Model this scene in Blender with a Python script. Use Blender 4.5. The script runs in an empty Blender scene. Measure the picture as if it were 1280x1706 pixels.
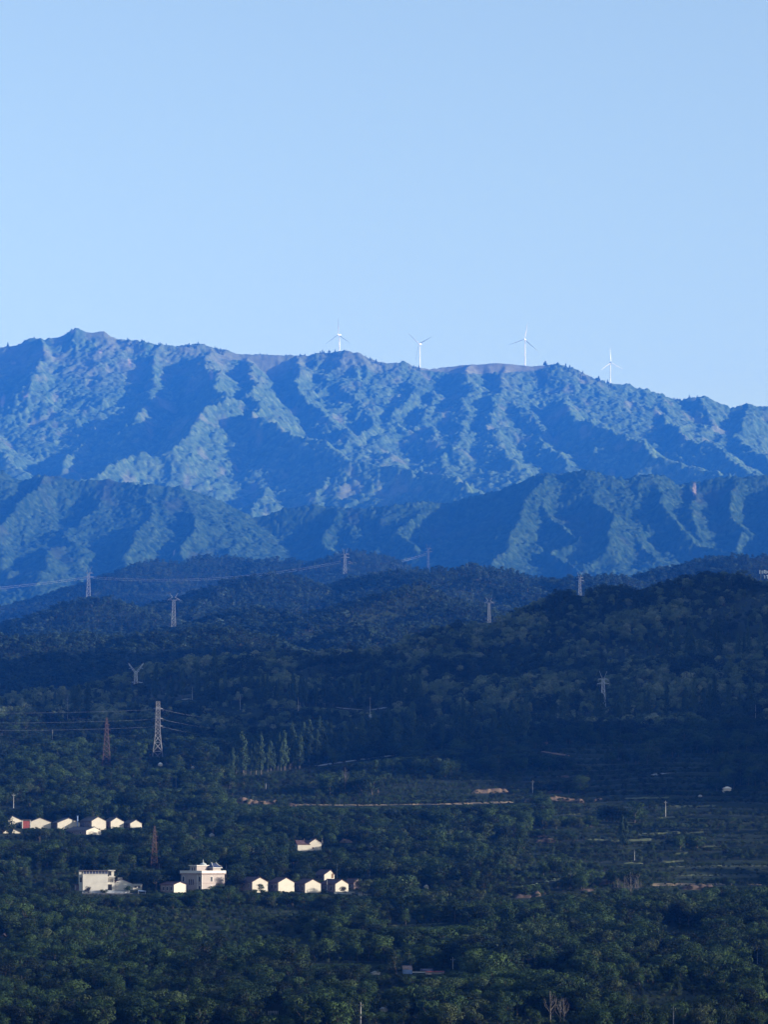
import bpy, math, random
import numpy as np
from mathutils import Vector, Matrix

random.seed(7)
rng = np.random.default_rng(11)
S = bpy.context.scene
COL = S.collection
R = math.radians

# ------------------------------------------------------------------ camera
F_PX, W_PX, H_PX = 6268.0, 1280.0, 1706.0
HORIZON = 1400.0
PITCH = math.atan((HORIZON - H_PX / 2) / F_PX)
cam_d = bpy.data.cameras.new('camera')
cam = bpy.data.objects.new('camera', cam_d)
COL.objects.link(cam)
cam.location = (0, 0, 0)
cam.rotation_euler = (math.pi / 2 + PITCH, 0, 0)
cam_d.sensor_fit = 'VERTICAL'
cam_d.sensor_height = 24.0
cam_d.lens = 24.0 * F_PX / H_PX
cam_d.clip_start = 1.0
cam_d.clip_end = 60000.0
S.camera = cam

# ------------------------------------------------------------------ world, sun, exposure
SUN_EL, SUN_AZ = 12.0, 106.0          # azimuth clockwise from +Y (view direction)
world = bpy.data.worlds.new('World')
S.world = world
world.use_nodes = True
wn = world.node_tree.nodes
wn.clear()
sky = wn.new('ShaderNodeTexSky')
sky.sky_type = 'NISHITA'
sky.sun_disc = False
sky.sun_elevation = R(SUN_EL)
sky.sun_rotation = R(SUN_AZ)
sky.altitude = 800
sky.air_density = 1.0
sky.dust_density = 1.2
sky.ozone_density = 0.2
bg = wn.new('ShaderNodeBackground')
bg.inputs['Strength'].default_value = 0.11
wo = wn.new('ShaderNodeOutputWorld')
world.node_tree.links.new(sky.outputs[0], bg.inputs[0])
world.node_tree.links.new(bg.outputs[0], wo.inputs[0])

sun_d = bpy.data.lights.new('sun', 'SUN')
sun_d.energy = 5.0
sun_d.angle = R(0.53)
sun_d.color = (1.0, 0.93, 0.86)
sun = bpy.data.objects.new('sun', sun_d)
COL.objects.link(sun)
tosun = Vector((math.sin(R(SUN_AZ)) * math.cos(R(SUN_EL)), math.cos(R(SUN_AZ)) * math.cos(R(SUN_EL)), math.sin(R(SUN_EL))))
sun.rotation_euler = tosun.to_track_quat('Z', 'Y').to_euler()
sun.location = (3000, -2000, 3000)

HAZE_DENSITY = 5.3e-5
HAZE_COLOR = (0.024, 0.205, 1.0)
HAZE_ABS = 0.15
HAZE_G = -0.2

S.view_settings.view_transform = 'Standard'
S.view_settings.look = 'None'
S.view_settings.gamma = 1.0
S.view_settings.exposure = 1.2
S.cycles.max_bounces = 4
S.cycles.diffuse_bounces = 2
S.cycles.glossy_bounces = 1
S.cycles.transmission_bounces = 1
S.cycles.volume_bounces = 0
S.cycles.use_denoising = True

# ------------------------------------------------------------------ pixel <-> world helpers
cp, sp = math.cos(PITCH), math.sin(PITCH)


def Zp(py, D):
    v = (H_PX / 2 - np.asarray(py, float)) / F_PX
    return D * (sp + v * cp) / (cp - v * sp)


def Xp(px, py, D):
    v = (H_PX / 2 - np.asarray(py, float)) / F_PX
    return D * ((np.asarray(px, float) - W_PX / 2) / F_PX) / (cp - v * sp)


def proj(x, y, z):
    dep = y * cp + z * sp
    up = -y * sp + z * cp
    return W_PX / 2 + F_PX * x / dep, H_PX / 2 - F_PX * up / dep


def at(px, py, D):
    return Vector((float(Xp(px, py, D)), float(D), float(Zp(py, D))))


# ------------------------------------------------------------------ noise
def _hash(ix, iy, seed):
    h = (ix.astype(np.int64) * 374761393 + iy.astype(np.int64) * 668265263 + seed * 1442695041) & 0xFFFFFFFF
    h = ((h ^ (h >> 13)) * 1274126177) & 0xFFFFFFFF
    h = ((h ^ (h >> 16)) * 2246822519) & 0xFFFFFFFF
    return ((h ^ (h >> 15)) & 0xFFFFFF) / float(0xFFFFFF)


def vnoise(x, y, seed=0):
    x = np.asarray(x, float); y = np.asarray(y, float)
    ix = np.floor(x); iy = np.floor(y)
    fx = x - ix; fy = y - iy
    fx = fx * fx * fx * (fx * (fx * 6 - 15) + 10); fy = fy * fy * fy * (fy * (fy * 6 - 15) + 10)
    a = _hash(ix, iy, seed); b = _hash(ix + 1, iy, seed); c = _hash(ix, iy + 1, seed); d = _hash(ix + 1, iy + 1, seed)
    return (a + (b - a) * fx) * (1 - fy) + (c + (d - c) * fx) * fy


def fbm(x, y, seed=0, oct=4, gain=0.5):
    t = 0; a = 1; n = 0
    for o in range(oct):
        t = t + a * (vnoise(x, y, seed + o * 17) * 2 - 1); n += a
        x = x * 2.03 + 11.7; y = y * 2.03 - 5.3; a *= gain
    return t / n


def ridged(x, y, seed=0, oct=3):
    t = 0; a = 1; n = 0
    for o in range(oct):
        t = t + a * (1 - np.abs(vnoise(x, y, seed + o * 13) * 2 - 1)); n += a
        x = x * 2.1 + 3.1; y = y * 2.1 - 7.7; a *= 0.5
    return t / n


def domes(x, y, cell, seed):
    """Tree-canopy bumps: jittered cells, each a half-ellipsoid. Returns height 0..1 and a random id per tree."""
    gx = np.floor(x / cell); gy = np.floor(y / cell)
    best = np.zeros_like(x); rid = np.zeros_like(x)
    for dx in (-1, 0, 1):
        for dy in (-1, 0, 1):
            cx = gx + dx; cy = gy + dy
            jx = _hash(cx, cy, seed); jy = _hash(cx, cy, seed + 5); rr = _hash(cx, cy, seed + 9)
            rad = cell * (0.50 + 0.38 * rr)
            d2 = ((x - (cx + jx) * cell) ** 2 + (y - (cy + jy) * cell) ** 2) / (rad * rad)
            h = np.sqrt(np.clip(1 - d2, 0, 1)) * (0.55 + 0.6 * _hash(cx, cy, seed + 23))
            m = h > best
            best = np.where(m, h, best); rid = np.where(m, _hash(cx, cy, seed + 31), rid)
    return best, rid


def smax(a, b, k):
    return np.maximum(a, b) + np.maximum(k - np.abs(a - b), 0) ** 2 / (4 * k)


def ridge_h(X, Y, pts, s, c, s2=0.42):
    """height of a ridge skeleton line (list of xyz) with flanks of slope s flattening over c metres"""
    best = np.full(X.shape, -1e9)
    for (a, b) in zip(pts[:-1], pts[1:]):
        ax, ay, az = a; bx_, by_, bz = b
        dx, dy = bx_ - ax, by_ - ay
        L2 = dx * dx + dy * dy + 1e-9
        t = np.clip(((X - ax) * dx + (Y - ay) * dy) / L2, 0, 1)
        d = np.sqrt((X - ax - t * dx) ** 2 + (Y - ay - t * dy) ** 2)
        h = az + t * (bz - az) - s2 * d - (s - s2) * c * (1 - np.exp(-d / c))
        best = np.maximum(best, h)
    return best


# ------------------------------------------------------------------ mesh helpers
def mesh_np(name, V, Fq, mats, smooth=False, mat_idx=None):
    V = np.asarray(V, np.float32); Fq = np.asarray(Fq, np.int32)
    n = Fq.shape[1]
    me = bpy.data.meshes.new(name)
    me.vertices.add(len(V)); me.vertices.foreach_set('co', V.ravel())
    me.loops.add(Fq.size); me.loops.foreach_set('vertex_index', Fq.ravel())
    me.polygons.add(len(Fq)); me.polygons.foreach_set('loop_start', np.arange(0, Fq.size, n, dtype=np.int32))
    try:
        me.polygons.foreach_set('loop_total', np.full(len(Fq), n, np.int32))
    except Exception:
        pass
    if smooth:
        me.polygons.foreach_set('use_smooth', np.ones(len(Fq), bool))
    if mat_idx is not None:
        me.polygons.foreach_set('material_index', np.asarray(mat_idx, np.int32))
    me.update(calc_edges=True)
    for m in (mats if isinstance(mats, (list, tuple)) else [mats]):
        me.materials.append(m)
    return me


def link(name, me, parent=None, loc=None):
    o = bpy.data.objects.new(name, me)
    COL.objects.link(o)
    if parent is not None:
        o.parent = parent
    if loc is not None:
        o.location = loc
    return o


def tag(o, label=None, cat=None, group=None, kind=None):
    if label: o['label'] = label
    if cat: o['category'] = cat
    if group: o['group'] = group
    if kind: o['kind'] = kind
    return o


def thing(name, label, cat, loc=(0, 0, 0), rz=0.0, group=None):
    o = bpy.data.objects.new(name, None)
    COL.objects.link(o)
    o.location = loc; o.rotation_euler = (0, 0, rz)
    o.empty_display_size = 1
    return tag(o, label, cat, group)


def copy_tree(o, parent=None):
    c = o.copy(); COL.objects.link(c)
    if parent is not None: c.parent = parent
    for ch in list(o.children):
        copy_tree(ch, c)
    return c


class MB:
    def __init__(s):
        s.v = []; s.f = []

    def add(s, vs, fs):
        n = len(s.v); s.v += [tuple(v) for v in vs]; s.f += [tuple(i + n for i in f) for f in fs]
        return s

    def box(s, x0, x1, y0, y1, z0, z1):
        return s.add([(x0, y0, z0), (x1, y0, z0), (x1, y1, z0), (x0, y1, z0), (x0, y0, z1), (x1, y0, z1), (x1, y1, z1), (x0, y1, z1)],
                     [(0, 3, 2, 1), (4, 5, 6, 7), (0, 1, 5, 4), (1, 2, 6, 5), (2, 3, 7, 6), (3, 0, 4, 7)])

    def bar(s, a, b, w, w2=None):
        a = Vector(a); b = Vector(b); w2 = w if w2 is None else w2
        d = (b - a)
        if d.length < 1e-6: return s
        d.normalize()
        u = d.cross(Vector((0.13, 0.31, 0.94)) if abs(d.z) < 0.9 else Vector((1, 0.1, 0))).normalized()
        v = d.cross(u)
        vs = []
        for p, ww in ((a, w), (b, w2)):
            for (i, j) in ((-1, -1), (1, -1), (1, 1), (-1, 1)):
                vs.append(p + u * (i * ww / 2) + v * (j * ww / 2))
        return s.add(vs, [(3, 2, 1, 0), (4, 5, 6, 7), (0, 1, 5, 4), (1, 2, 6, 5), (2, 3, 7, 6), (3, 0, 4, 7)])

    def tube(s, pts, rads, n=8, cap=True):
        pts = [Vector(p) for p in pts]
        base = len(s.v)
        for i, p in enumerate(pts):
            d = (pts[min(i + 1, len(pts) - 1)] - pts[max(i - 1, 0)]).normalized()
            u = d.cross(Vector((0, 1, 0)) if abs(d.y) < 0.8 else Vector((1, 0, 0))).normalized(); v = d.cross(u)
            for k in range(n):
                a = 2 * math.pi * k / n
                s.v.append(tuple(p + (u * math.cos(a) + v * math.sin(a)) * rads[i]))
        for i in range(len(pts) - 1):
            for k in range(n):
                k2 = (k + 1) % n
                s.f.append((base + i * n + k, base + i * n + k2, base + (i + 1) * n + k2, base + (i + 1) * n + k))
        if cap:
            s.f.append(tuple(base + k for k in range(n)))
            s.f.append(tuple(base + (len(pts) - 1) * n + k for k in reversed(range(n))))
        return s

    def prism(s, prof, y0, y1):
        """profile in x,z extruded along y"""
        n = len(prof)
        vs = [(x, y0, z) for x, z in prof] + [(x, y1, z) for x, z in prof]
        fs = [tuple(range(n)), tuple(reversed(range(n, 2 * n)))]
        for i in range(n):
            j = (i + 1) % n
            fs.append((j, i, i + n, j + n))
        return s.add(vs, fs)

    def build(s, name, mat, parent=None, smooth=False, loc=None):
        me = bpy.data.meshes.new(name)
        me.from_pydata(s.v, [], s.f)
        me.materials.append(mat)
        if smooth:
            me.polygons.foreach_set('use_smooth', np.ones(len(me.polygons), bool))
        me.update()
        return link(name, me, parent, loc)


# ------------------------------------------------------------------ materials
def new_mat(name):
    m = bpy.data.materials.new(name); m.use_nodes = True
    nt = m.node_tree
    b = nt.nodes['Principled BSDF']
    b.inputs['Specular IOR Level'].default_value = 0.15
    b.inputs['Roughness'].default_value = 0.75
    return m, nt, b


def N(nt, t, **kw):
    n = nt.nodes.new(t)
    for k, v in kw.items():
        setattr(n, k, v)
    return n


def ramp(nt, fac, stops):
    r = N(nt, 'ShaderNodeValToRGB')
    els = r.color_ramp.elements
    while len(els) < len(stops): els.new(0.5)
    for e, (p, c) in zip(els, stops):
        e.position = p; e.color = (*c, 1)
    nt.links.new(fac, r.inputs[0])
    return r.outputs[0]


def mixc(nt, fac, a, b, mode='MIX'):
    n = N(nt, 'ShaderNodeMix', data_type='RGBA', blend_type=mode)
    for i, val in ((0, fac), (6, a), (7, b)):
        if hasattr(val, 'links') or isinstance(val, bpy.types.NodeSocket):
            nt.links.new(val, n.inputs[i])
        elif isinstance(val, (int, float)):
            n.inputs[i].default_value = val
        else:
            n.inputs[i].default_value = (*val, 1)
    return n.outputs[2]


def noise_node(nt, scale, detail=4, coord='Object'):
    tc = N(nt, 'ShaderNodeTexCoord')
    n = N(nt, 'ShaderNodeTexNoise'); n.inputs['Scale'].default_value = scale; n.inputs['Detail'].default_value = detail
    nt.links.new(tc.outputs[coord], n.inputs['Vector'])
    return n.outputs[0]


def attr(nt, name):
    a = N(nt, 'ShaderNodeAttribute', attribute_name=name)
    return a.outputs['Fac']


def plain(name, col, rough=0.7, vary=0.12, scale=0.6, metal=0.0):
    """painted / plastered surface with weathering streaks and blotches"""
    m, nt, b = new_mat(name)
    n = noise_node(nt, scale, 5)
    dark = tuple(c * (1 - vary * 1.8) for c in col)
    lite = tuple(min(1, c * (1 + vary)) for c in col)
    nt.links.new(ramp(nt, n, [(0.3, dark), (0.52, col), (0.75, lite)]), b.inputs['Base Color'])
    b.inputs['Roughness'].default_value = rough
    b.inputs['Metallic'].default_value = metal
    return m


def leaf_mat(name, stops, island=0.22):
    m, nt, b = new_mat(name)
    oi = N(nt, 'ShaderNodeObjectInfo')
    base = ramp(nt, oi.outputs['Random'], stops)
    g = N(nt, 'ShaderNodeNewGeometry')
    v = ramp(nt, g.outputs['Random Per Island'], [(0.0, (1 - island,) * 3), (1.0, (1 + island,) * 3)])
    col = mixc(nt, 1.0, base, v, 'MULTIPLY')
    nt.links.new(col, b.inputs['Base Color'])
    b.inputs['Roughness'].default_value = 0.65
    b.inputs['Specular IOR Level'].default_value = 0.1
    return m


M = {}
M['leaf'] = leaf_mat('broadleaf_foliage', [(0.0, (0.003, 0.006, 0.004)), (0.30, (0.006, 0.014, 0.006)), (0.65, (0.012, 0.028, 0.009)),
                                           (0.90, (0.022, 0.043, 0.014)), (1.0, (0.036, 0.048, 0.020))])
M['leaf_light'] = leaf_mat('light_broadleaf_foliage', [(0.0, (0.010, 0.021, 0.007)), (0.5, (0.018, 0.038, 0.011)), (1.0, (0.034, 0.060, 0.017))])
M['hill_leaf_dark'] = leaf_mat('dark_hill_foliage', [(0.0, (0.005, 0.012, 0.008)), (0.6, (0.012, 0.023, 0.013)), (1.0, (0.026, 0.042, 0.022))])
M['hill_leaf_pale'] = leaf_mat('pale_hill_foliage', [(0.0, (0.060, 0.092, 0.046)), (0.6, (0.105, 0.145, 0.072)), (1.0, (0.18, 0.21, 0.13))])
M['scrub'] = leaf_mat('scrub_foliage', [(0.0, (0.008, 0.016, 0.006)), (0.5, (0.016, 0.031, 0.010)), (0.9, (0.032, 0.052, 0.018)), (1.0, (0.05, 0.06, 0.028))])
M['poplar'] = leaf_mat('poplar_foliage', [(0.0, (0.014, 0.028, 0.014)), (0.6, (0.025, 0.046, 0.021)), (1.0, (0.042, 0.070, 0.032))])
M['pale_leaf'] = leaf_mat('pale_blossom_foliage', [(0.0, (0.16, 0.22, 0.13)), (1.0, (0.30, 0.36, 0.24))], 0.5)
M['hill_leaf'] = leaf_mat('hill_forest_foliage', [(0.0, (0.016, 0.031, 0.017)), (0.4, (0.040, 0.066, 0.031)), (0.8, (0.080, 0.115, 0.052)), (1.0, (0.15, 0.17, 0.105))], 0.5)  # leaf colour lightened to offset the side ridge's shade
M['far_leaf'] = leaf_mat('far_forest_foliage', [(0.0, (0.004, 0.012, 0.010)), (0.5, (0.011, 0.027, 0.018)), (0.9, (0.025, 0.048, 0.031)), (1.0, (0.046, 0.074, 0.058))], 0.4)
M['conifer'] = leaf_mat('conifer_foliage', [(0.0, (0.030, 0.045, 0.025)), (1.0, (0.05, 0.065, 0.035))])
M['bark'] = plain('bark', (0.09, 0.075, 0.06), 0.9, 0.3, 3)
M['pale_bark'] = plain('pale_bark', (0.11, 0.10, 0.09), 0.9, 0.3, 3)
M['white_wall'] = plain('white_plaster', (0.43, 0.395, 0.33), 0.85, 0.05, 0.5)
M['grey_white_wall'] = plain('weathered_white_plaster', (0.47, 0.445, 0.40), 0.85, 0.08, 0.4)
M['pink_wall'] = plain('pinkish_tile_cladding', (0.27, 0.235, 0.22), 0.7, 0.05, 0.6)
M['side_wall'] = plain('side_wall_brick', (0.20, 0.15, 0.14), 0.85, 0.2, 0.8)  # house long sides: shade put into the colour; also plain brown walls and trims
M['trim'] = plain('white_trim', (0.44, 0.42, 0.39), 0.7, 0.06, 1)
M['roof'] = plain('dark_red_roof_tiles', (0.085, 0.050, 0.052), 0.8, 0.25, 0.9)
M['grey_roof'] = plain('grey_roof_tiles', (0.10, 0.085, 0.085), 0.8, 0.25, 0.9)
M['red_door'] = plain('red_gate_paint', (0.23, 0.055, 0.05), 0.6, 0.15, 1)
M['brown'] = plain('brown_wood', (0.14, 0.085, 0.05), 0.8, 0.2, 2)
M['blue_roof'] = plain('blue_sheet_metal', (0.16, 0.24, 0.42), 0.5, 0.12, 1)
M['dark_blue'] = plain('dark_blue_glazing', (0.035, 0.045, 0.09), 0.3, 0.2, 1)
M['glass'] = plain('dark_window_glass', (0.020, 0.022, 0.028), 0.25, 0.2, 1)
M['dome'] = plain('grey_green_dome', (0.33, 0.36, 0.36), 0.6, 0.1, 1)
M['concrete'] = plain('pale_concrete', (0.36, 0.36, 0.35), 0.9, 0.15, 1)
M['wall_grey'] = plain('retaining_wall_stone', (0.10, 0.10, 0.11), 0.9, 0.25, 0.8)
M['pale_wall'] = plain('pale_low_wall', (0.36, 0.38, 0.42), 0.9, 0.15, 0.8)
M['steel'] = plain('galvanised_steel', (0.16, 0.18, 0.21), 0.5, 0.06, 0.3, 0.0)
M['pale_steel'] = plain('pale_zinc_steel', (0.42, 0.44, 0.48), 0.5, 0.06, 0.3, 0.0)  # lighter copy of the steel, offsets the shade on two pylons
M['dull_steel'] = plain('weathered_steel', (0.17, 0.17, 0.185), 0.6, 0.1, 0.3)
M['rust_steel'] = plain('rusty_red_steel', (0.085, 0.052, 0.048), 0.7, 0.12, 0.3)
M['turbine'] = plain('turbine_white', (0.74, 0.74, 0.74), 0.45, 0.03, 0.05)
M['wire'] = plain('aluminium_wire', (0.34, 0.37, 0.42), 0.4, 0.05, 0.1)
M['earth'] = plain('bare_orange_earth', (0.15, 0.105, 0.075), 0.95, 0.30, 0.35)
M['dull_earth'] = plain('bare_dull_earth', (0.075, 0.055, 0.045), 0.95, 0.30, 0.35)
M['sand'] = plain('sandy_track', (0.24, 0.18, 0.115), 0.95, 0.15, 0.25)
M['terrace_grass'] = plain('dry_terrace_grass', (0.080, 0.094, 0.046), 0.95, 0.3, 0.3)
M['pale_road'] = plain('pale_concrete_road', (0.24, 0.25, 0.25), 0.9, 0.12, 0.3)
M['sign'] = plain('white_letter_board', (0.80, 0.80, 0.80), 0.6, 0.03, 1)

# ground: grass, weeds and bare soil
gm, nt, b = new_mat('hillside_grass')
n1 = noise_node(nt, 0.02, 6); n2 = noise_node(nt, 0.35, 5)
c1 = ramp(nt, n1, [(0.3, (0.006, 0.012, 0.006)), (0.5, (0.010, 0.019, 0.008)), (0.68, (0.017, 0.026, 0.010)), (0.8, (0.032, 0.028, 0.018))])
c2 = ramp(nt, n2, [(0.3, (0.7, 0.7, 0.7)), (0.7, (1.25, 1.25, 1.25))])
gn = N(nt, 'ShaderNodeNewGeometry'); sx = N(nt, 'ShaderNodeSeparateXYZ'); nt.links.new(gn.outputs['Normal'], sx.inputs[0])
steep = ramp(nt, sx.outputs['Z'], [(0.60, (1, 1, 1)), (0.80, (0, 0, 0))])
c1 = mixc(nt, steep, c1, (0.030, 0.024, 0.017))
nt.links.new(mixc(nt, 1.0, c1, c2, 'MULTIPLY'), b.inputs['Base Color'])
b.inputs['Roughness'].default_value = 0.9
M['ground'] = gm


def mountain_mat(name, dark, lite, brown, rock):
    m, nt, b = new_mat(name)
    forest = ramp(nt, attr(nt, 'tree'), [(0.0, dark), (0.6, tuple((p + q) / 2 for p, q in zip(dark, lite))), (1.0, lite)])
    n = noise_node(nt, 0.09, 4)
    forest = mixc(nt, 1.0, forest, ramp(nt, n, [(0.3, (0.75,) * 3), (0.7, (1.25,) * 3)]), 'MULTIPLY')
    g = ramp(nt, noise_node(nt, 0.03, 5), [(0.3, tuple(c * 0.75 for c in brown)), (0.7, tuple(c * 1.2 for c in brown))])
    c = mixc(nt, attr(nt, 'grass'), forest, g)
    c = mixc(nt, attr(nt, 'rock'), c, rock)
    nt.links.new(c, b.inputs['Base Color'])
    b.inputs['Roughness'].default_value = 0.9
    b.inputs['Specular IOR Level'].default_value = 0.0
    return m


M['mtn'] = mountain_mat('mountain_forest', (0.030, 0.060, 0.030), (0.092, 0.135, 0.065), (0.140, 0.146, 0.095), (0.21, 0.18, 0.15))
M['mtn2'] = mountain_mat('foothill_forest', (0.009, 0.024, 0.016), (0.042, 0.070, 0.038), (0.040, 0.042, 0.032), (0.26, 0.20, 0.16))

# ------------------------------------------------------------------ far mountain ranges
def z1(px, py): return (px * .336, 500 + py * .336)
def z2(px, py): return (430 + px * .336, 500 + py * .336)
def z3(px, py): return (850 + px * .336, 500 + py * .336)
def z4(px, py): return (px * .336, 880 + py * .336)
def z6(px, py): return (850 + px * .336, 880 + py * .336)


CREST1 = [(-900, 640), (-500, 560), (-250, 600), (-100, 590), (0, 577), (30, 570), (50, 563), (70, 566), (90, 560), (108, 553), (120, 546), (135, 551), (150, 552), (168, 548), (180, 557),
          (195, 565), (215, 566), (240, 570), (265, 574), (290, 577), (310, 574), (330, 571), (345, 575), (370, 582), (400, 588), (430, 588), (460, 589),
          (490, 590), (515, 590), (535, 585), (560, 584), (580, 584), (600, 590), (620, 598), (640, 604), (660, 602), (680, 606), (700, 611), (715, 612),
          (740, 609), (770, 605), (800, 603), (830, 602), (860, 604), (890, 606), (930, 605), (950, 612), (975, 622), (1000, 635), (1020, 640), (1050, 642),
          (1075, 648), (1100, 657), (1120, 665), (1140, 666), (1160, 660), (1180, 661), (1200, 669), (1220, 679), (1235, 677), (1250, 671), (1265, 678),
          (1280, 676), (1380, 690), (1550, 670), (1800, 730), (2200, 700)]
SP1 = [
    [(200, 570), z1(640, 320), z1(540, 440), z1(440, 490), z1(400, 600), z1(340, 730)],
    [(5, 577), z1(40, 230), z1(100, 440), z1(135, 500)],
    [(64, 566), z1(190, 410)],
    [(345, 576), (349, 614), (373, 655), (339, 692), (312, 722), (286, 749), (240, 756), (215, 759), (144, 796), (110, 815)],
    [(265, 575), (262, 634), (232, 681), (222, 700)],
    [(400, 588), (420, 640), (430, 688), (497, 725), (554, 739), (598, 765), (665, 775), (720, 786), (766, 796), (803, 822), (840, 850)],
    [(480, 590), (500, 634), (517, 661), (541, 691), (581, 715)],
    [(568, 586), (575, 620), (590, 645), (611, 650), (615, 681), (598, 708)],
    [(690, 608), (692, 641), (679, 661), (655, 692), (640, 710)],
    [(790, 605), (783, 648), (760, 668), (769, 708), (752, 745)],
    [(720, 650), (705, 681), (716, 725), (732, 755), (749, 779)],
    [(850, 605), (850, 658), (890, 688), (917, 735), (947, 765)],
    [(927, 607), (951, 651), (978, 701), (1001, 742), (1011, 765)],
    [(1065, 646), (1105, 695), (1139, 722), (1186, 735), (1220, 769), (1263, 782), (1330, 800)],
    [(935, 660), (951, 691), (1018, 715), (1065, 732), (1098, 759), (1152, 769), (1216, 796)],
    [(1246, 674), (1233, 722), (1267, 755), (1310, 790)],
    [(1162, 661), (1185, 690), (1172, 715)],
    [(430, 762), (474, 765), (574, 782), (645, 806), (709, 829), (760, 850)],
    [(467, 762), (450, 802), (430, 853)],
    [(300, 720), (330, 760), (390, 800), (420, 835)],
    [(1100, 660), (1120, 690), (1118, 715)],
    [(-80, 590), (-60, 680), (-20, 730), (10, 770)],
    [(830, 640), (815, 690), (830, 740), (850, 770)],
    [(640, 690), (628, 735), (640, 760)],
    [(-200, 600), (-230, 700), (-190, 800)], [(1400, 690), (1370, 750), (1410, 830)], [(1550, 672), (1520, 760), (1560, 840)], [(-450, 560), (-430, 700), (-480, 800)],
]
CREST2 = [(-700, 800), (-300, 770), (-100, 800), (-50, 791), (0, 785), (20, 797), (35, 799), (60, 791), (90, 791), (130, 802), (150, 799), (200, 805), (250, 810), (300, 814), (350, 828),
          (390, 847), (425, 864), (470, 848), (520, 841), (560, 845), (600, 848), (650, 843), (690, 837), (715, 836), (740, 840), (780, 830), (830, 817), (870, 802),
          (890, 792), (910, 788), (935, 791), (960, 786), (985, 785), (1010, 792), (1040, 799), (1060, 794), (1085, 791), (1110, 795), (1130, 807), (1145, 805),
          (1180, 799), (1205, 795), (1240, 793), (1280, 792), (1380, 797), (1600, 780), (2000, 800)]
SP2 = [
    [(75, 790), z1(200, 870), z1(130, 950), z1(40, 1030), (-20, 880)],
    [(175, 802), z1(500, 880), z1(480, 1020), z1(380, 1080), z1(330, 1170), z4(250, 50), z4(140, 220)],
    [(259, 810), z1(760, 1000), z1(690, 1130), z4(680, 30), z4(600, 180), z4(490, 330)],
    [(380, 846), (403, 893), (400, 930)],
    [(310, 816), (325, 860), (318, 900), (330, 935)],
    [(887, 792), z3(110, 910), z3(200, 1050), z3(330, 1180), z6(200, 100), z6(320, 160), z6(400, 220)],
    [(845, 812), (850, 863), (900, 900), (915, 930)],
    [(974, 786), z3(430, 960), z3(530, 1080), z3(470, 1130), (1000, 905)],
    [(1085, 791), z3(760, 960), z3(830, 1050), z3(930, 1150), z6(980, 60), z6(1090, 120)],
    [(1159, 801), z3(930, 1000), z3(1000, 1130), (1192, 910)],
    [(1220, 794), z3(1140, 990), z3(1180, 1080), z3(1180, 1190)],
    [(1300, 793), (1320, 850), (1300, 910)],
    [(700, 837), (692, 863), (682, 886), (690, 910)],
    [(560, 845), (555, 880), (570, 910)],
    [(1035, 800), (1050, 850), (1075, 890), (1090, 920)],
    [(915, 789), (880, 830), (845, 880), (815, 930), (800, 970)],
]


def interp_poly(poly, px):
    p = np.array(poly, float)
    return np.interp(px, p[:, 0], p[:, 1])


def lowres_up(fun, X, Y, k=3):
    """evaluate fun on every k-th grid node and bilinearly refine"""
    ny, nx = X.shape
    jy = np.unique(np.append(np.arange(0, ny, k), ny - 1)); jx = np.unique(np.append(np.arange(0, nx, k), nx - 1))
    Hc = fun(X[np.ix_(jy, jx)], Y[np.ix_(jy, jx)])
    t = np.empty((len(jy), nx)); ax = np.arange(nx)
    for i in range(len(jy)): t[i] = np.interp(ax, jx, Hc[i])
    out = np.empty((ny, nx)); ay = np.arange(ny)
    i0 = np.clip(np.searchsorted(jy, ay, side='right') - 1, 0, len(jy) - 2)
    f = ((ay - jy[i0]) / (jy[i0 + 1] - jy[i0]))[:, None]
    return t[i0] * (1 - f) + t[i0 + 1] * f


def grid_faces(ny, nx):
    i = np.arange(ny * nx).reshape(ny, nx)
    return np.stack([i[:-1, :-1], i[:-1, 1:], i[1:, 1:], i[1:, :-1]], -1).reshape(-1, 4)


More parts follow.
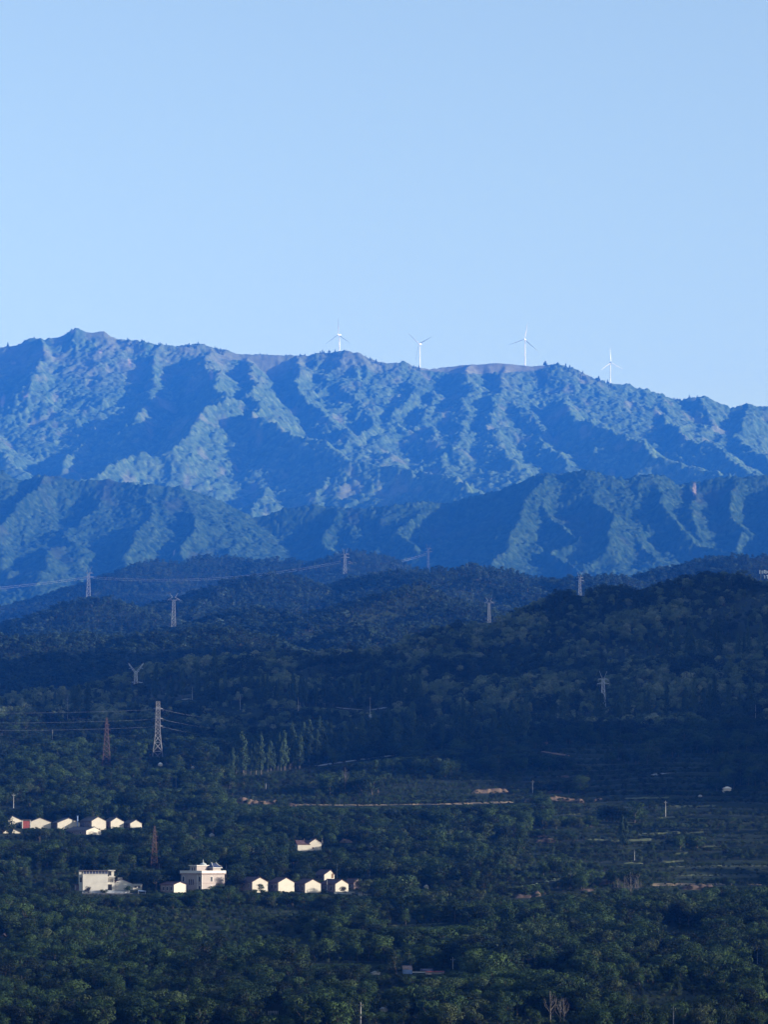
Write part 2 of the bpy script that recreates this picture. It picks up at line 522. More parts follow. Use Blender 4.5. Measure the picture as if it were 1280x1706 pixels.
def range_h_factory(crest, spurs, Dc, k, ramp_s, ramp_drop, flank, seed, gul, tree_drop, broad={}, relief=130.0, drop=70.0, nearer={}, crag=1.0):
    cr = np.array(crest, float)
    cz = lambda px: Zp(interp_poly(crest, px), Dc) - tree_drop
    cpts = [(float(Xp(p, q, Dc)), Dc + 60 * math.sin(p * 0.017) , float(Zp(q, Dc)) - tree_drop) for p, q in crest]
    lines = []
    for s in spurs:
        c0 = float(interp_poly(crest, s[0][0]))
        pts = []
        near = nearer.get(len(lines), 0.0)
        for e, (p, q) in enumerate(s):
            D = Dc - k * (q - c0) - near * min(1.0, e / 2.0)
            pts.append((float(Xp(p, q, D)), D, float(Zp(q, D)) - tree_drop))
        lines.append(pts)

    def fun(X, Y):
        wx = X + 55 * fbm(X / 260, Y / 260, seed + 3, 4); wy = Y + 60 * fbm(X / 270, Y / 270, seed + 4, 3)
        px = W_PX / 2 + F_PX * X / Y
        sil = cz(px)
        d = Dc - Y
        h = np.where(d > 0, sil - ramp_drop * np.clip(d / 120, 0, 1) - ramp_s * d, sil + 0.28 * d)
        # secondary gullies running down the face
        gw = fbm(X / 260, Y / 420, seed + 8, 3)
        g = ridged(X / gul + 1.6 * gw, Y / (gul * 4.2), seed + 11, 3)
        h = h + np.clip(d / 150, 0, 1) * (g - 0.72) * gul * 0.25
        h = h + np.clip(d / 160, 0, 1) * (relief * (ridged(X / (gul * 6) + 1.2 * gw, Y / (gul * 7.5), seed + 17, 5) - 0.66) + 22 * fbm(X / 130, Y / 170, seed + 14, 4))
        h = smax(h, ridge_h(X, Y, cpts, 0.80, 110), 10)
        for q, pts in enumerate(lines):
            u = float(_hash(np.array([q]), np.array([3]), seed)[0]); v = float(_hash(np.array([q]), np.array([8]), seed)[0])
            fs = broad.get(q, (flank * (0.62 + 0.5 * u), 70 + 130 * v, 0.40 + 0.08 * u))
            low = 0 if q in broad else drop * v * v
            h = smax(h, ridge_h(wx, wy, pts, *fs) - low * np.clip(d / 250, 0, 1), 9 + 14 * v)
        # craggy secondary spurs that branch off the main ones
        fine = np.clip(d / 90, 0, 1)
        a1 = fbm(X / 140, Y / 140, seed + 61, 2)
        h = h + fine * crag * (24 * (ridged(X / 88 + 1.1 * a1, Y / 190 + .5 * X / 190, seed + 62, 3) - .7) + 15 * (ridged(X / 46 - .6 * Y / 150 + .8 * a1, Y / 90, seed + 63, 2) - .68))
        return h
    return fun


def build_range(name, fun, x0, x1, y0, y1, sx, sy, cell, tree_h, mat, seed, grass_fn, rocks, label):
    xs = np.arange(x0, x1, sx); ys = np.arange(y0, y1, sy)
    X, Y = np.meshgrid(xs, ys)
    H = lowres_up(fun, X, Y, 2)
    px, py = proj(X, Y, H)
    H = H + 3.5 * fbm(X / 38, Y / 55, seed + 40, 3)
    dm, rid = domes(X + 4 * fbm(X / 30, Y / 30, seed + 1, 2), Y, cell, seed + 50)
    dm2, rid2 = domes(X, Y, cell * 1.9, seed + 70)
    grass = grass_fn(X, Y, H, px, py)
    cov = 1 - 0.92 * grass
    H = H + (0.68 * dm + 0.45 * dm2) * tree_h * cov + 0.3 * grass * fbm(X / 12, Y / 12, seed, 2)
    rock = np.zeros_like(X)
    for (rx, ry, rw, rh, sk) in rocks:
        q = ((px - rx - sk * (py - ry)) / rw) ** 2 + ((py - ry) / rh) ** 2
        q = q + 0.6 * fbm(X / 9, Y / 9, seed + 90, 2)
        rock = np.maximum(rock, np.clip(1.6 - 1.4 * q, 0, 1))
    V = np.stack([X, Y, H], -1).reshape(-1, 3)
    me = mesh_np(name, V, grid_faces(*X.shape), mat, smooth=False)
    for nm, val in (('tree', 0.65 * rid + 0.35 * rid2), ('grass', grass), ('rock', rock)):
        a = me.attributes.new(nm, 'FLOAT', 'POINT'); a.data.foreach_set('value', val.astype(np.float32).ravel())
    o = link(name, me)
    return tag(o, label, None, None, 'structure')


fun1 = range_h_factory(CREST1, SP1, 14500.0, 10.0, 0.37, 95.0, 0.80, 101, 75.0, 7.0, {3: (0.80, 160, 0.46), 5: (0.80, 160, 0.46), 14: (0.8, 140, 0.46)}, 190.0, 95.0, {3: 330.0, 5: 420.0, 17: 330.0, 14: 200.0, 13: 120.0})
fun2 = range_h_factory(CREST2, SP2, 9900.0, 5.4, 0.36, 75.0, 0.90, 301, 50.0, 5.0, {len(SP2) - 1: (0.55, 300, 0.36), 2: (0.7, 200, 0.38)}, 90.0, 30.0, {}, 0.7)


def grass1(X, Y, H, px, py):
    up = np.clip((650 - py + 45 * fbm(X / 120, Y / 200, 5, 3)) / 60, 0, 1) * 0.75 * np.clip(0.55 + 1.3 * fbm(X / 70, Y / 110, 6, 3), 0, 1)
    q = ((px - 800) / 118) ** 2 + ((py - 610) / 15) ** 2
    meadow = np.clip((1.15 - q) * 3, 0, 1) * (py < 628)
    q2 = ((px - 420) / 70) ** 2 + ((py - 596) / 9) ** 2
    scar = np.clip(fbm(X / 55, Y / 120, 9, 4) * 2.2 - 0.62, 0, 0.8)
    return np.clip(np.maximum(np.maximum(np.maximum(up, scar), meadow), np.clip((1 - q2) * 2, 0, 0.7)), 0, 1)


def grass2(X, Y, H, px, py):
    return np.clip(fbm(X / 90, Y / 120, 15, 3) * 1.4 - 0.35, 0, 0.5)


build_range('mountain', fun1, -2100, 2100, 11400, 15400, 5.0, 6.0, 15.0, 13.0, M['mtn'], 1100, grass1,
            [(120, 553, 5, 7, 0.1), (216, 608, 3, 6, 0.2), (352, 628, 3.5, 9, 0.05), (4, 672, 3.5, 12, -0.2), (42, 665, 3, 6, -0.5), (22, 607, 4, 3, 0), (167, 588, 2.5, 5, -0.4)],
            'long forested mountain with the four wind turbines on its crest')
build_range('foothill_mountain', fun2, -1560, 1560, 8700, 10700, 3.4, 4.0, 8.5, 7.5, M['mtn2'], 2100, grass2,
            [(1158, 818, 3.2, 11, 0.02), (290, 925, 2, 6, 0)], 'dark blue forested range in front of the long mountain')

# the high side ridge right of the frame that keeps the low hills and the upper slope in its shade
SIDE = [(1950, 985, 20), (2000, 1305, 330), (2050, 1655, 600), (2100, 2200, 750), (2150, 2800, 790), (2200, 3250, 600), (2250, 3700, 50)]
NEAR_SHADE = [(1700, -1350, 380), (1560, -900, 470), (1500, -500, 500), (1500, 30, 480)]  # second unseen ridge, added to shade the air close to the camera


def fun_side(X, Y):
    wx = X + 40 * fbm(X / 300, Y / 300, 801, 3)
    h = np.maximum(ridge_h(wx, Y, SIDE, 0.62, 600, 0.55), ridge_h(wx, Y, NEAR_SHADE, 0.66, 600, 0.6)) + 40 * (ridged(X / 330, Y / 240, 802, 4) - .6)
    return np.maximum(h, -110)


build_range('side_hill', fun_side, 700, 3450, -1500, 6900, 20, 20, 60, 6, M['mtn2'], 3100, grass2, [], 'high wooded ridge beside the valley')

# ------------------------------------------------------------------ foreground slope and low hills: one ground sheet
T_D = np.array([-1600, 0, 600, 1000, 1150, 1230, 1340, 1500, 1690, 1860, 2060, 2270, 2470, 2610, 2760, 2860, 3150, 4200], float)
T_P = np.array([-400, 0, 320, 640, 960, 1280, 1700], float)
_t = {   # pixel row of the ground at each distance, per column
    1150: [1722] * 7, 1230: [1648] * 7, 1340: [1580] * 7, 1500: [1503, 1500, 1500, 1502, 1500, 1496, 1496],
    1690: [1400, 1402, 1412, 1416, 1412, 1405, 1405], 1860: [1340, 1340, 1345, 1347, 1344, 1335, 1335],
    2060: [1270, 1272, 1278, 1272, 1262, 1250, 1250], 2270: [1212, 1213, 1216, 1206, 1190, 1176, 1176],
    2470: [1166, 1167, 1158, 1146, 1120, 1104, 1104], 2610: [1190, 1176, 1112, 1122, 1070, 1052, 1052],
    2760: [1230, 1205, 1120, 1085, 1024, 998, 985], 2860: [1250, 1220, 1135, 1078, 992, 974, 966]}
TZ = np.zeros((len(T_D), len(T_P)))
for i, D in enumerate(T_D):
    if D in _t:
        TZ[i] = Zp(_t[D], D)
    elif D < 1150:
        TZ[i] = -75 + (D + 1600) / 2600 * 24
    elif D == 3150:
        TZ[i] = Zp(_t[2860], 2860) - 85
    else:
        TZ[i] = Zp(_t[2860], 2860) - 230
TZ[3] = -62
_fd = np.arange(-1600, 4201, 10.0); _fp = np.arange(-400, 1701, 20.0)
_tmp = np.stack([np.interp(_fd, T_D, TZ[:, j]) for j in range(len(T_P))], 1)
FT = np.stack([np.interp(_fp, T_P, _tmp[i]) for i in range(len(_fd))], 0)


def smooth_axis(A, s, axis):
    r = int(s * 3); w = np.exp(-0.5 * (np.arange(-r, r + 1) / s) ** 2); w /= w.sum()
    P = np.pad(A, [(r, r) if a == axis else (0, 0) for a in (0, 1)], mode='edge')
    return np.apply_along_axis(lambda v: np.convolve(v, w, 'valid'), axis, P)


FT = smooth_axis(FT, 4, 0); FT = smooth_axis(FT, 3, 1)

HILLS = [  # silhouette polyline (pixels), distance, drop for the trees on it, flank slope
    ([(-300, 1060), (-100, 1040), (150, 1012), (190, 990), (215, 962), (240, 937), (265, 932), (300, 936), (315, 930), (345, 922), (375, 922), (400, 927), (425, 930), (460, 931),
      (500, 936), (540, 939), (560, 928), (575, 918), (590, 914), (620, 921), (660, 931), (690, 941), (760, 955), (900, 985), (1100, 1000)], 6900, 6, 0.42),
    ([(-400, 1075), (-100, 1060), (0, 1046), (20, 1031), (60, 1011), (110, 1001), (147, 996), (170, 996), (200, 1004), (230, 1011), (280, 1010), (310, 1000)], 4800, 8, 0.36),
    ([(310, 1000), (330, 987), (370, 971), (430, 960), (470, 956), (500, 968), (540, 969), (575, 958), (600, 956), (640, 951), (700, 949), (760, 943), (800, 943), (850, 944),
      (900, 955), (940, 964), (985, 958), (1010, 957), (1030, 966), (1100, 980), (1300, 990)], 5300, 8, 0.36),
    ([(950, 995), (1030, 968), (1080, 962), (1110, 947), (1140, 937), (1165, 927), (1180, 920), (1210, 924), (1250, 924), (1280, 926), (1380, 921), (1600, 940), (1900, 930)], 5500, 8, 0.38),
    ([(-400, 1060), (-100, 1060), (0, 1054), (60, 1054), (120, 1052), (200, 1054), (260, 1052), (310, 1044), (360, 1038), (390, 1048), (420, 1067), (450, 1085), (500, 1110)], 3800, 10, 0.34),
    ([(450, 1085), (480, 1070), (520, 1062), (560, 1050), (600, 1040), (650, 1036), (700, 1034), (760, 1036), (800, 1040), (900, 1050)], 4000, 10, 0.34),
    ([(700, 960), (740, 990), (790, 1020), (830, 1040)], 4300, 9, 0.4),
    ([(300, 1034), (360, 1016), (430, 1008), (520, 1024), (600, 1036), (660, 1056)], 4350, 9, 0.40),
    ([(560, 1004), (640, 988), (720, 986), (800, 1002), (880, 1026)], 4550, 9, 0.40),
    ([(-120, 1105), (0, 1100), (80, 1088), (160, 1088), (240, 1098), (330, 1112), (430, 1106), (470, 1116)], 3450, 10, 0.36),
    ([(590, 1082), (660, 1060), (740, 1048), (800, 1056), (870, 1086)], 2640, 12, 0.5),
    ([(970, 1145), (1030, 1114), (1060, 1104), (1110, 1110), (1200, 1146)], 2330, 13, 0.5),
    ([(770, 1145), (850, 1122), (900, 1120), (960, 1142)], 2400, 13, 0.5),
    ([(930, 1056), (960, 1040), (1020, 1026), (1090, 1020), (1150, 1034), (1230, 1030), (1330, 1020)], 2660, 13, 0.5),
    ([(330, 1150), (420, 1128), (500, 1124), (580, 1132), (650, 1150)], 2420, 13, 0.34),
]
HILL_PTS = [([(float(Xp(p, q, D)), D + 40 * math.sin(p * .021 + i), float(Zp(q, D)) - tr * .75) for p, q in pl], s) for i, (pl, D, tr, s) in enumerate(HILLS)]


def terrace_mask(px, D):
    m = np.clip((px - 830) / 90, 0, 1) * np.clip((D - 1480) / 60, 0, 1) * np.clip((2230 - D) / 100, 0, 1)
    m2 = 0.5 * np.clip((D - 1150) / 60, 0, 1) * np.clip((2230 - D) / 100, 0, 1)
    return np.maximum(m, m2)


def ground_h(X, Y, fine=True):
    X = np.asarray(X, float); Y = np.asarray(Y, float)
    Yc = np.maximum(Y, 400.0)
    px = np.clip(W_PX / 2 + F_PX * X / Yc, -399.9, 1699.9)
    yd = np.clip(Y, -1599.9, 4199.9)
    a = (yd + 1600) / 10.0; i = np.floor(a).astype(int); fa = a - i
    bq = (px + 400) / 20.0; j = np.floor(bq).astype(int); fb = bq - j
    h = (FT[i, j] * (1 - fb) + FT[i, j + 1] * fb) * (1 - fa) + (FT[i + 1, j] * (1 - fb) + FT[i + 1, j + 1] * fb) * fa
    amp = np.clip((Y - 900) / 800, 0, 1)
    h = h + amp * (1.6 * fbm(X / 70, Y / 110, 61, 3) + np.clip((Y - 2000) / 500, 0, 1) * 13 * fbm(X / 120, Y / 150, 62, 3))
    # terraces
    st = 3.1
    q = h / st + 0.9 * fbm(X / 75, Y / 110, 63, 3); fl = np.floor(q); fr = q - fl
    ht = (fl + 0.28 * fr + 0.72 * np.clip((fr - 0.72) / 0.22, 0, 1) - 0.9 * fbm(X / 75, Y / 110, 63, 3)) * st
    m = terrace_mask(px, Y)
    h = h * (1 - m) + ht * m
    far = Y > 2050
    if np.any(far):
        Xf = X[far] if X.ndim else X; Yf = Y[far] if X.ndim else Y
        hf = h[far] if X.ndim else h
        hf = np.where(Yf > 3600, np.minimum(hf, 40.0), hf)
        rel = 48 * (ridged(Xf / 190 + 1.0 * fbm(Xf / 200, Yf / 200, 70, 2), Yf / 230, 71, 3) - 0.72)
        for pts, s in HILL_PTS:
            best = ridge_h(Xf + 18 * fbm(Xf / 120, Yf / 120, 72, 2), Yf, pts, s, 200, 0.24)
            dcr = np.abs(Yf - pts[0][1])
            hf = smax(hf, best + rel * np.clip((dcr - 20) / 200, 0, 1), 14)
        hf = np.where(Yf > 8000, np.minimum(hf, 300), hf)
        if X.ndim: h[far] = hf
        else: h = hf
    return h


rows = np.concatenate([np.arange(-1500, 940, 60.0), np.arange(940, 2300, 2.6), np.arange(2300, 3700, 5.0), np.arange(3700, 7600, 12.0), np.arange(7600, 17001, 300.0)])
us = np.concatenate([np.linspace(-0.9, -0.14, 12, endpoint=False), np.linspace(-0.14, 0.14, 560), np.linspace(0.14, 0.9, 13)[1:]])
GX = us[None, :] * (rows[:, None] + 1700.0) * np.clip(rows[:, None] / (rows[:, None] + 1700.0) * 1.15 + 0.02, 0.55, 1.0)
GX = np.clip(GX, -3500, 3500)
GY = np.repeat(rows[:, None], len(us), 1)
GH = ground_h(GX, GY)
me = mesh_np('ground', np.stack([GX, GY, GH], -1).reshape(-1, 3), grid_faces(*GX.shape), M['ground'], smooth=True)
tag(link('ground', me), 'green hillside with terraces and low hills', None, None, 'structure')

# horizon map for visibility tests
HM_D = np.concatenate([np.arange(960, 3700, 8.0), np.arange(3700, 7600, 20.0)])
HM_P = np.arange(-300, 1601, 10.0)
_P, _D = np.meshgrid(HM_P, HM_D)
_X = (_P - W_PX / 2) / F_PX * _D * 1.0
_, HM = proj(_X, _D, ground_h(_X, _D))
HM_RAW = HM.copy()
HM = np.minimum.accumulate(HM, 0)


def horizon(px, D):
    i = np.clip(np.searchsorted(HM_D, D) - 1, 0, len(HM_D) - 1)
    j = np.clip(np.round((px + 300) / 10).astype(int), 0, len(HM_P) - 1)
    return HM[i, j]


def hit(px, py, dmin=960, dmax=7500):
    D = np.arange(dmin, dmax, 3.0)
    x = Xp(px, py, D); z = Zp(py, D)
    k = np.nonzero(ground_h(x, D) >= z)[0]
    k = k[0] if len(k) else len(D) - 1
    return Vector((float(x[k]), float(D[k]), float(z[k])))


def ground_at(px, D):
    x = float((px - W_PX / 2) / F_PX * D)
    h = float(ground_h(np.array([x]), np.array([D]))[0])
    x = float(Xp(px, proj(x, D, h)[1], D))
    return Vector((x, D, float(ground_h(np.array([x]), np.array([D]))[0])))


# ------------------------------------------------------------------ protected views: (x0, x1, y0, y1, D) nothing in front may rise above y1
PROT = []


def protect(x0, x1, y0, y1, D):
    PROT.append((x0, x1, y0, y1, D))


# ------------------------------------------------------------------ earth banks, tracks, roads
def strip(name, pts, hpx, mat, label, depth=3.0, rag=0.35, prot=True, dmin=960):
    """a cut earth bank / road edge: a sloping strip of real height following pixel points on the ground"""
    P = []
    tot = 0
    fine = []
    for (a, b) in zip(pts[:-1], pts[1:]):
        n = max(2, int(abs(b[0] - a[0]) / 2.0) + int(abs(b[1] - a[1]) / 2.0))
        for k in range(n):
            t = k / n
            fine.append((a[0] + (b[0] - a[0]) * t, a[1] + (b[1] - a[1]) * t))
    fine.append(pts[-1])
    V = []; D0 = hit(pts[len(pts) // 2][0], pts[len(pts) // 2][1], dmin).y
    for i, (px, py) in enumerate(fine):
        edge = min(1.0, min(i, len(fine) - 1 - i) / 3.0)
        if i % 5 == 0:
            h0 = hit(px, py, dmin, 3100)
        d = h0.y * 0.25 + D0 * 0.75
        p = at(px, py, d)
        m = d / F_PX
        r = 1 + rag * ((2 * float(vnoise(np.array(px / 15.0), np.array(py / 9.0), 77)) - 1) * 1.3 + (2 * float(vnoise(np.array(px / 3.0), np.array(py / 9.0), 76)) - 1) * .5)
        hh = hpx * m * max(0.4, r) * (0.25 + 0.75 * edge)
        lo = -0.35 * hh - 1.0 * m * rag * float(vnoise(np.array(px / 3.0), np.array(1.0), 78))
        V += [p + Vector((0, -0.4 * depth, lo)), p + Vector((0, 0, hh * 0.55)), p + Vector((0, depth * 0.35, hh)), p + Vector((0, depth * 2.2, hh * 1.02 + 0.05))]
    n = len(fine)
    Fq = []
    for i in range(n - 1):
        for k in range(3):
            Fq.append((i * 4 + k, (i + 1) * 4 + k, (i + 1) * 4 + k + 1, i * 4 + k + 1))
    o = link(name, mesh_np(name, np.array(V), np.array(Fq), mat, smooth=False))
    tag(o, label, None, None, 'structure')
    if prot:
        for i in range(0, n - 1, 4):
            j = min(i + 4, n - 1)
            a, b = fine[i], fine[j]
            if name != 'earth_bank' or vnoise(np.array(a[0] / 17.0), np.array(a[1] / 5.0), 79) > (0.12 if name == 'terrace_edge' else 0.30):
                protect(min(a[0], b[0]), max(a[0], b[0]), min(a[1], b[1]) - hpx, max(a[1], b[1]) + 0.2, min(V[i * 4].y, V[j * 4].y) - 2)
    return o


strip('dirt_track', [(490, 1341), (560, 1342.5), (650, 1342), (700, 1341), (750, 1340), (800, 1338.5), (856, 1337)], 2.2, M['sand'], 'sandy dirt track crossing the middle of the slope', 4, 0.15)
for k, (pts, h, mt) in enumerate([
    ([(393, 1337), (430, 1340), (472, 1340)], 7, 'earth'), ([(472, 1341), (495, 1343)], 4, 'dull_earth'),
    ([(786, 1323), (815, 1322), (848, 1320)], 6, 'earth'), ([(874, 1337), (895, 1336)], 6, 'earth'), ([(906, 1336), (940, 1337), (975, 1339)], 9, 'earth'),
    ([(912, 1321), (940, 1322)], 4, 'dull_earth'), ([(988, 1338), (994, 1333), (1004, 1331)], 4, 'earth'),
    ([(886, 1397), (916, 1396)], 4, 'dull_earth'), ([(892, 1404), (932, 1403)], 5, 'dull_earth'), ([(926, 1291), (950, 1290)], 4, 'dull_earth'), ([(924, 1298), (952, 1297)], 4, 'dull_earth'), ([(566, 1404), (588, 1404)], 5, 'earth'),
    ([(858, 1497), (880, 1496), (902, 1492)], 6, 'dull_earth'), ([(985, 1480), (1000, 1475), (1022, 1468)], 6, 'dull_earth'),
    ([(1135, 1484), (1160, 1485), (1192, 1483)], 9, 'dull_earth'), ([(925, 1486), (960, 1487), (990, 1483)], 3, 'dull_earth'), ([(1028, 1307), (1036, 1303)], 4, 'dull_earth'),
    ([(1070, 1286), (1085, 1284)], 4, 'dull_earth'), ([(298, 1349), (312, 1349)], 6, 'dull_earth'), ([(895, 1254), (903, 1248), (906, 1241), (914, 1238)], 5, 'earth'),
    ([(0, 1562), (10, 1563)], 9, 'dull_earth')]):
    strip('earth_bank', pts, h, M[mt], 'bare %s earth bank cut into the slope' % ('orange' if mt == 'earth' else 'dull brown'), 2.5, 0.34)
strip('dirt_track', [(994, 1340), (1015, 1340), (1036, 1341)], 2.5, M['sand'], 'short pale track end below an orange bank', 3, 0.2)
strip('dirt_track', [(1084, 1475), (1120, 1474.5), (1160, 1474.5), (1211, 1474.5)], 2.6, M['sand'], 'sandy terrace track on the right of the slope', 3, 0.12)
strip('dirt_track', [(1244, 1474.5), (1270, 1474.5)], 2.4, M['sand'], 'short sandy terrace track near the right edge', 3, 0.2)
strip('dirt_track', [(1022, 1415), (1045, 1414.5), (1072, 1413.5)], 2.2, M['earth'], 'thin orange terrace edge beside the dark tall poplar', 3, 0.2)
strip('dirt_track', [(902, 1252), (925, 1256), (955, 1260), (1005, 1263)], 1.8, M['earth'], 'narrow footpath curving below the wood', 3, 0.2)
strip('farm_road', [(410, 1291), (440, 1288), (470, 1284), (520, 1277.5), (574, 1269.5), (620, 1263.5), (664, 1257.5)], 1.6, M['pale_road'], 'pale farm road rising behind the poplar row', 3, 0.15)
strip('farm_road', [(728, 1250), (748, 1248)], 1.5, M['pale_road'], 'short visible end of the pale farm road', 3, 0.1)
strip('farm_road', [(500, 1174.5), (550, 1178), (585, 1182), (612, 1184), (645, 1179)], 1.5, M['pale_road'], 'pale road crossing the upper slope by a utility pole', 4, 0.15)
strip('farm_road', [(1085, 1291), (1130, 1290), (1195, 1291)], 2.4, M['pale_road'], 'pale terrace road on the upper right slope', 3, 0.15)
strip('farm_road', [(302, 1165.5), (321, 1165)], 1.6, M['pale_road'], 'small pale road scrap on the upper left slope', 3, 0.1)
strip('farm_road', [(122, 1198), (146, 1199)], 2.0, M['pale_road'], 'small pale road scrap under the left poplars', 3, 0.1)
strip('farm_road', [(1258, 1214), (1285, 1215)], 1.6, M['pale_road'], 'pale road scrap at the right edge of the slope', 3, 0.1)
for pts in [[(1095, 1363), (1150, 1361), (1240, 1362)], [(1060, 1391), (1130, 1388), (1200, 1387), (1275, 1389)], [(980, 1399), (1040, 1401), (1100, 1399)], [(1150, 1412), (1210, 1410), (1285, 1412)],
            [(1085, 1437), (1160, 1435), (1285, 1436)], [(1110, 1446), (1200, 1444), (1285, 1445)], [(1140, 1456), (1220, 1453), (1285, 1455)], [(1125, 1461), (1190, 1459), (1262, 1462)], [(950, 1324), (1000, 1326), (1060, 1329)],
            [(896, 1380), (940, 1381), (990, 1383)], [(1010, 1441), (1045, 1439), (1078, 1440)], [(1180, 1399), (1230, 1397), (1285, 1400)], [(1040, 1331), (1130, 1329)], [(520, 1605), (580, 1603), (640, 1606)], [(845, 1475), (890, 1470), (925, 1466)],
            [(650, 1543), (720, 1541), (780, 1539)], [(1118, 1549), (1162, 1547)], [(722, 1303), (780, 1301), (835, 1302)], [(384, 1326), (430, 1325)], [(0, 1345), (45, 1347)], [(1000, 1373), (1060, 1371)], [(930, 1359), (985, 1357)], [(1120, 1423), (1180, 1421)], [(985, 1312), (1030, 1313)], [(1110, 1345), (1200, 1343), (1285, 1345)]]:
    strip('terrace_edge', pts, 2.3, M['terrace_grass'], 'thin dry grass edge of a hillside terrace', 3, 0.3)

# ------------------------------------------------------------------ foliage prototypes
def quads(P, Nn, s, asp=1.0):
    """one little leaf-spray quad at each point P with normal Nn and half size s"""
    n = len(P)
    Nn = Nn / (np.linalg.norm(Nn, axis=1, keepdims=True) + 1e-9)
    r = rng.normal(size=(n, 3)); u = np.cross(Nn, r); u /= np.linalg.norm(u, axis=1, keepdims=True) + 1e-9
    v = np.cross(Nn, u)
    su = (s * rng.uniform(0.7, 1.3, n))[:, None]; sv = su * asp * rng.uniform(0.55, 1.0, n)[:, None]
    bend = Nn * su * 0.25
    V = np.stack([P - u * su, P - v * sv + bend, P + u * su, P + v * sv + bend], 1).reshape(-1, 3)
    return V, np.arange(4 * n).reshape(n, 4)


def crown_broad(nclump, nleaf, s, wide=0.42, seed=0):
    V = []; C = []
    for k in range(nclump):
        a = rng.uniform(0, 2 * math.pi); t = rng.uniform(0, 1)
        zc = 0.22 + 0.62 * t
        rr = wide * math.sqrt(max(0.02, 1 - ((zc - 0.5) / 0.48) ** 2)) * rng.uniform(0.35, 0.85) * (1 if k > 3 else 0.3)
        C.append((rr * math.cos(a), rr * math.sin(a), zc, rng.uniform(0.085, 0.20)))
    C = np.array(C)
    w = C[:, 3] ** 2; w /= w.sum()
    idx = rng.choice(nclump, nleaf, p=w)
    d = rng.normal(size=(nleaf, 3)); d[:, 2] += 0.35; d /= np.linalg.norm(d, axis=1, keepdims=True)
    rad = C[idx, 3] * rng.uniform(0.86, 1.06, nleaf)
    P = C[idx, :3] + d * rad[:, None] * np.array([1.1, 1.1, 0.72])
    P[:, 2] = np.clip(P[:, 2], 0.05, 1.1)
    return quads(P, d + 0.28 * rng.normal(size=(nleaf, 3)) + np.array([0, 0, 0.12]), s)


def crown_poplar(nleaf, s, wide=0.085):
    t = rng.uniform(0, 1, nleaf) ** 0.85
    prof = wide * np.minimum(1, t * 4 + .30) * np.minimum(1, (1 - t) * 2.0 + .10) ** 0.7
    a = rng.uniform(0, 2 * math.pi, nleaf)
    ph = rng.uniform(0, 6.28, 4)
    lob = 0.72 + 0.30 * np.sin(a * 2 + t * 17 + ph[0]) + 0.25 * np.sin(a * 3 - t * 9 + ph[1]) + 0.18 * np.sin(t * 31 + ph[2]) + 0.15 * rng.normal(size=nleaf)
    rr = prof * np.clip(lob, 0.2, 1.4) * rng.uniform(0.6, 1.05, nleaf)
    P = np.stack([rr * np.cos(a), rr * np.sin(a), 0.12 + 0.88 * t], 1)
    d = np.stack([np.cos(a), np.sin(a), 0.5 + 0 * a], 1)
    return quads(P, d + 0.5 * rng.normal(size=(nleaf, 3)), s, 1.3)


def trunk_mb(h=0.45, r=0.022, limbs=6, spread=0.26, top=0.75):
    m = MB()
    m.tube([(0, 0, -0.12), (0.005, 0, 0.1), (0.012, 0.008, h), (0.0, 0.0, top)], [r * 1.25, r, r * 0.7, r * 0.2], 7)
    for k in range(limbs):
        a = 2 * math.pi * k / limbs + rng.uniform(-.4, .4); z0 = rng.uniform(0.18, h)
        e = spread * rng.uniform(0.6, 1)
        m.tube([(0, 0, z0), (e * .5 * math.cos(a), e * .5 * math.sin(a), z0 + 0.12), (e * math.cos(a), e * math.sin(a), z0 + 0.30)], [r * .55, r * .4, r * .12], 5)
    return m


def proto_mesh(name, crown, trunk, leafm, barkm):
    V, Fq = crown
    tv = np.array(trunk.v); tf = [f for f in trunk.f if len(f) == 4]
    VV = np.vstack([V, tv]); FF = np.vstack([Fq, np.array(tf) + len(V)])
    return mesh_np(name, VV, FF, [leafm, barkm], mat_idx=np.r_[np.zeros(len(Fq)), np.ones(len(tf))])


NEAR, TRUNKS, CROWNS = [], [], []
for k in range(7):
    cr = crown_broad(int(rng.integers(16, 26)), 2100, 0.021, rng.uniform(0.36, 0.46))
    tr = trunk_mb()
    NEAR.append(proto_mesh('woodland_tree', cr, tr, M['leaf'], M['bark']))
    CROWNS.append(mesh_np('crown', cr[0], cr[1], M['leaf']))
    t_ = MB(); t_.v = tr.v; t_.f = tr.f
    tm = bpy.data.meshes.new('trunk'); tm.from_pydata(tr.v, [], tr.f); tm.materials.append(M['bark']); TRUNKS.append(tm)
for k in range(3):
    NEAR.append(proto_mesh('woodland_tree', crown_broad(int(rng.integers(14, 20)), 1500, 0.021, rng.uniform(0.20, 0.28)), trunk_mb(spread=.14), M['leaf'], M['bark']))
UPPER = []
for k in range(5):
    UPPER.append(proto_mesh('upper_tree', crown_broad(int(rng.integers(12, 20)), 1000, 0.030, rng.uniform(0.36, 0.48)), trunk_mb(limbs=3), M['hill_leaf'], M['bark']))
SCRUB = []
for k in range(4):
    SCRUB.append(mesh_np('scrub', *crown_broad(int(rng.integers(7, 11)), 420, 0.042, rng.uniform(0.42, 0.55)), M['scrub']))
FAR = []
for k in range(5):
    FAR.append(proto_mesh('far_tree', crown_broad(int(rng.integers(10, 16)), 420, 0.046, rng.uniform(0.40, 0.5)), trunk_mb(limbs=2), M['far_leaf'], M['bark']))
POP, POPT = [], []
for k in range(4):
    POP.append(mesh_np('crown', *crown_poplar(1700, 0.0135, rng.uniform(0.085, 0.125)), M['poplar']))
    t_ = MB(); t_.tube([(0, 0, -0.05), (0, 0, 0.3), (0.003, 0, 0.95)], [0.012, 0.010, 0.002], 6)
    tm = bpy.data.meshes.new('trunk'); tm.from_pydata(t_.v, [], t_.f); tm.materials.append(M['pale_bark']); POPT.append(tm)
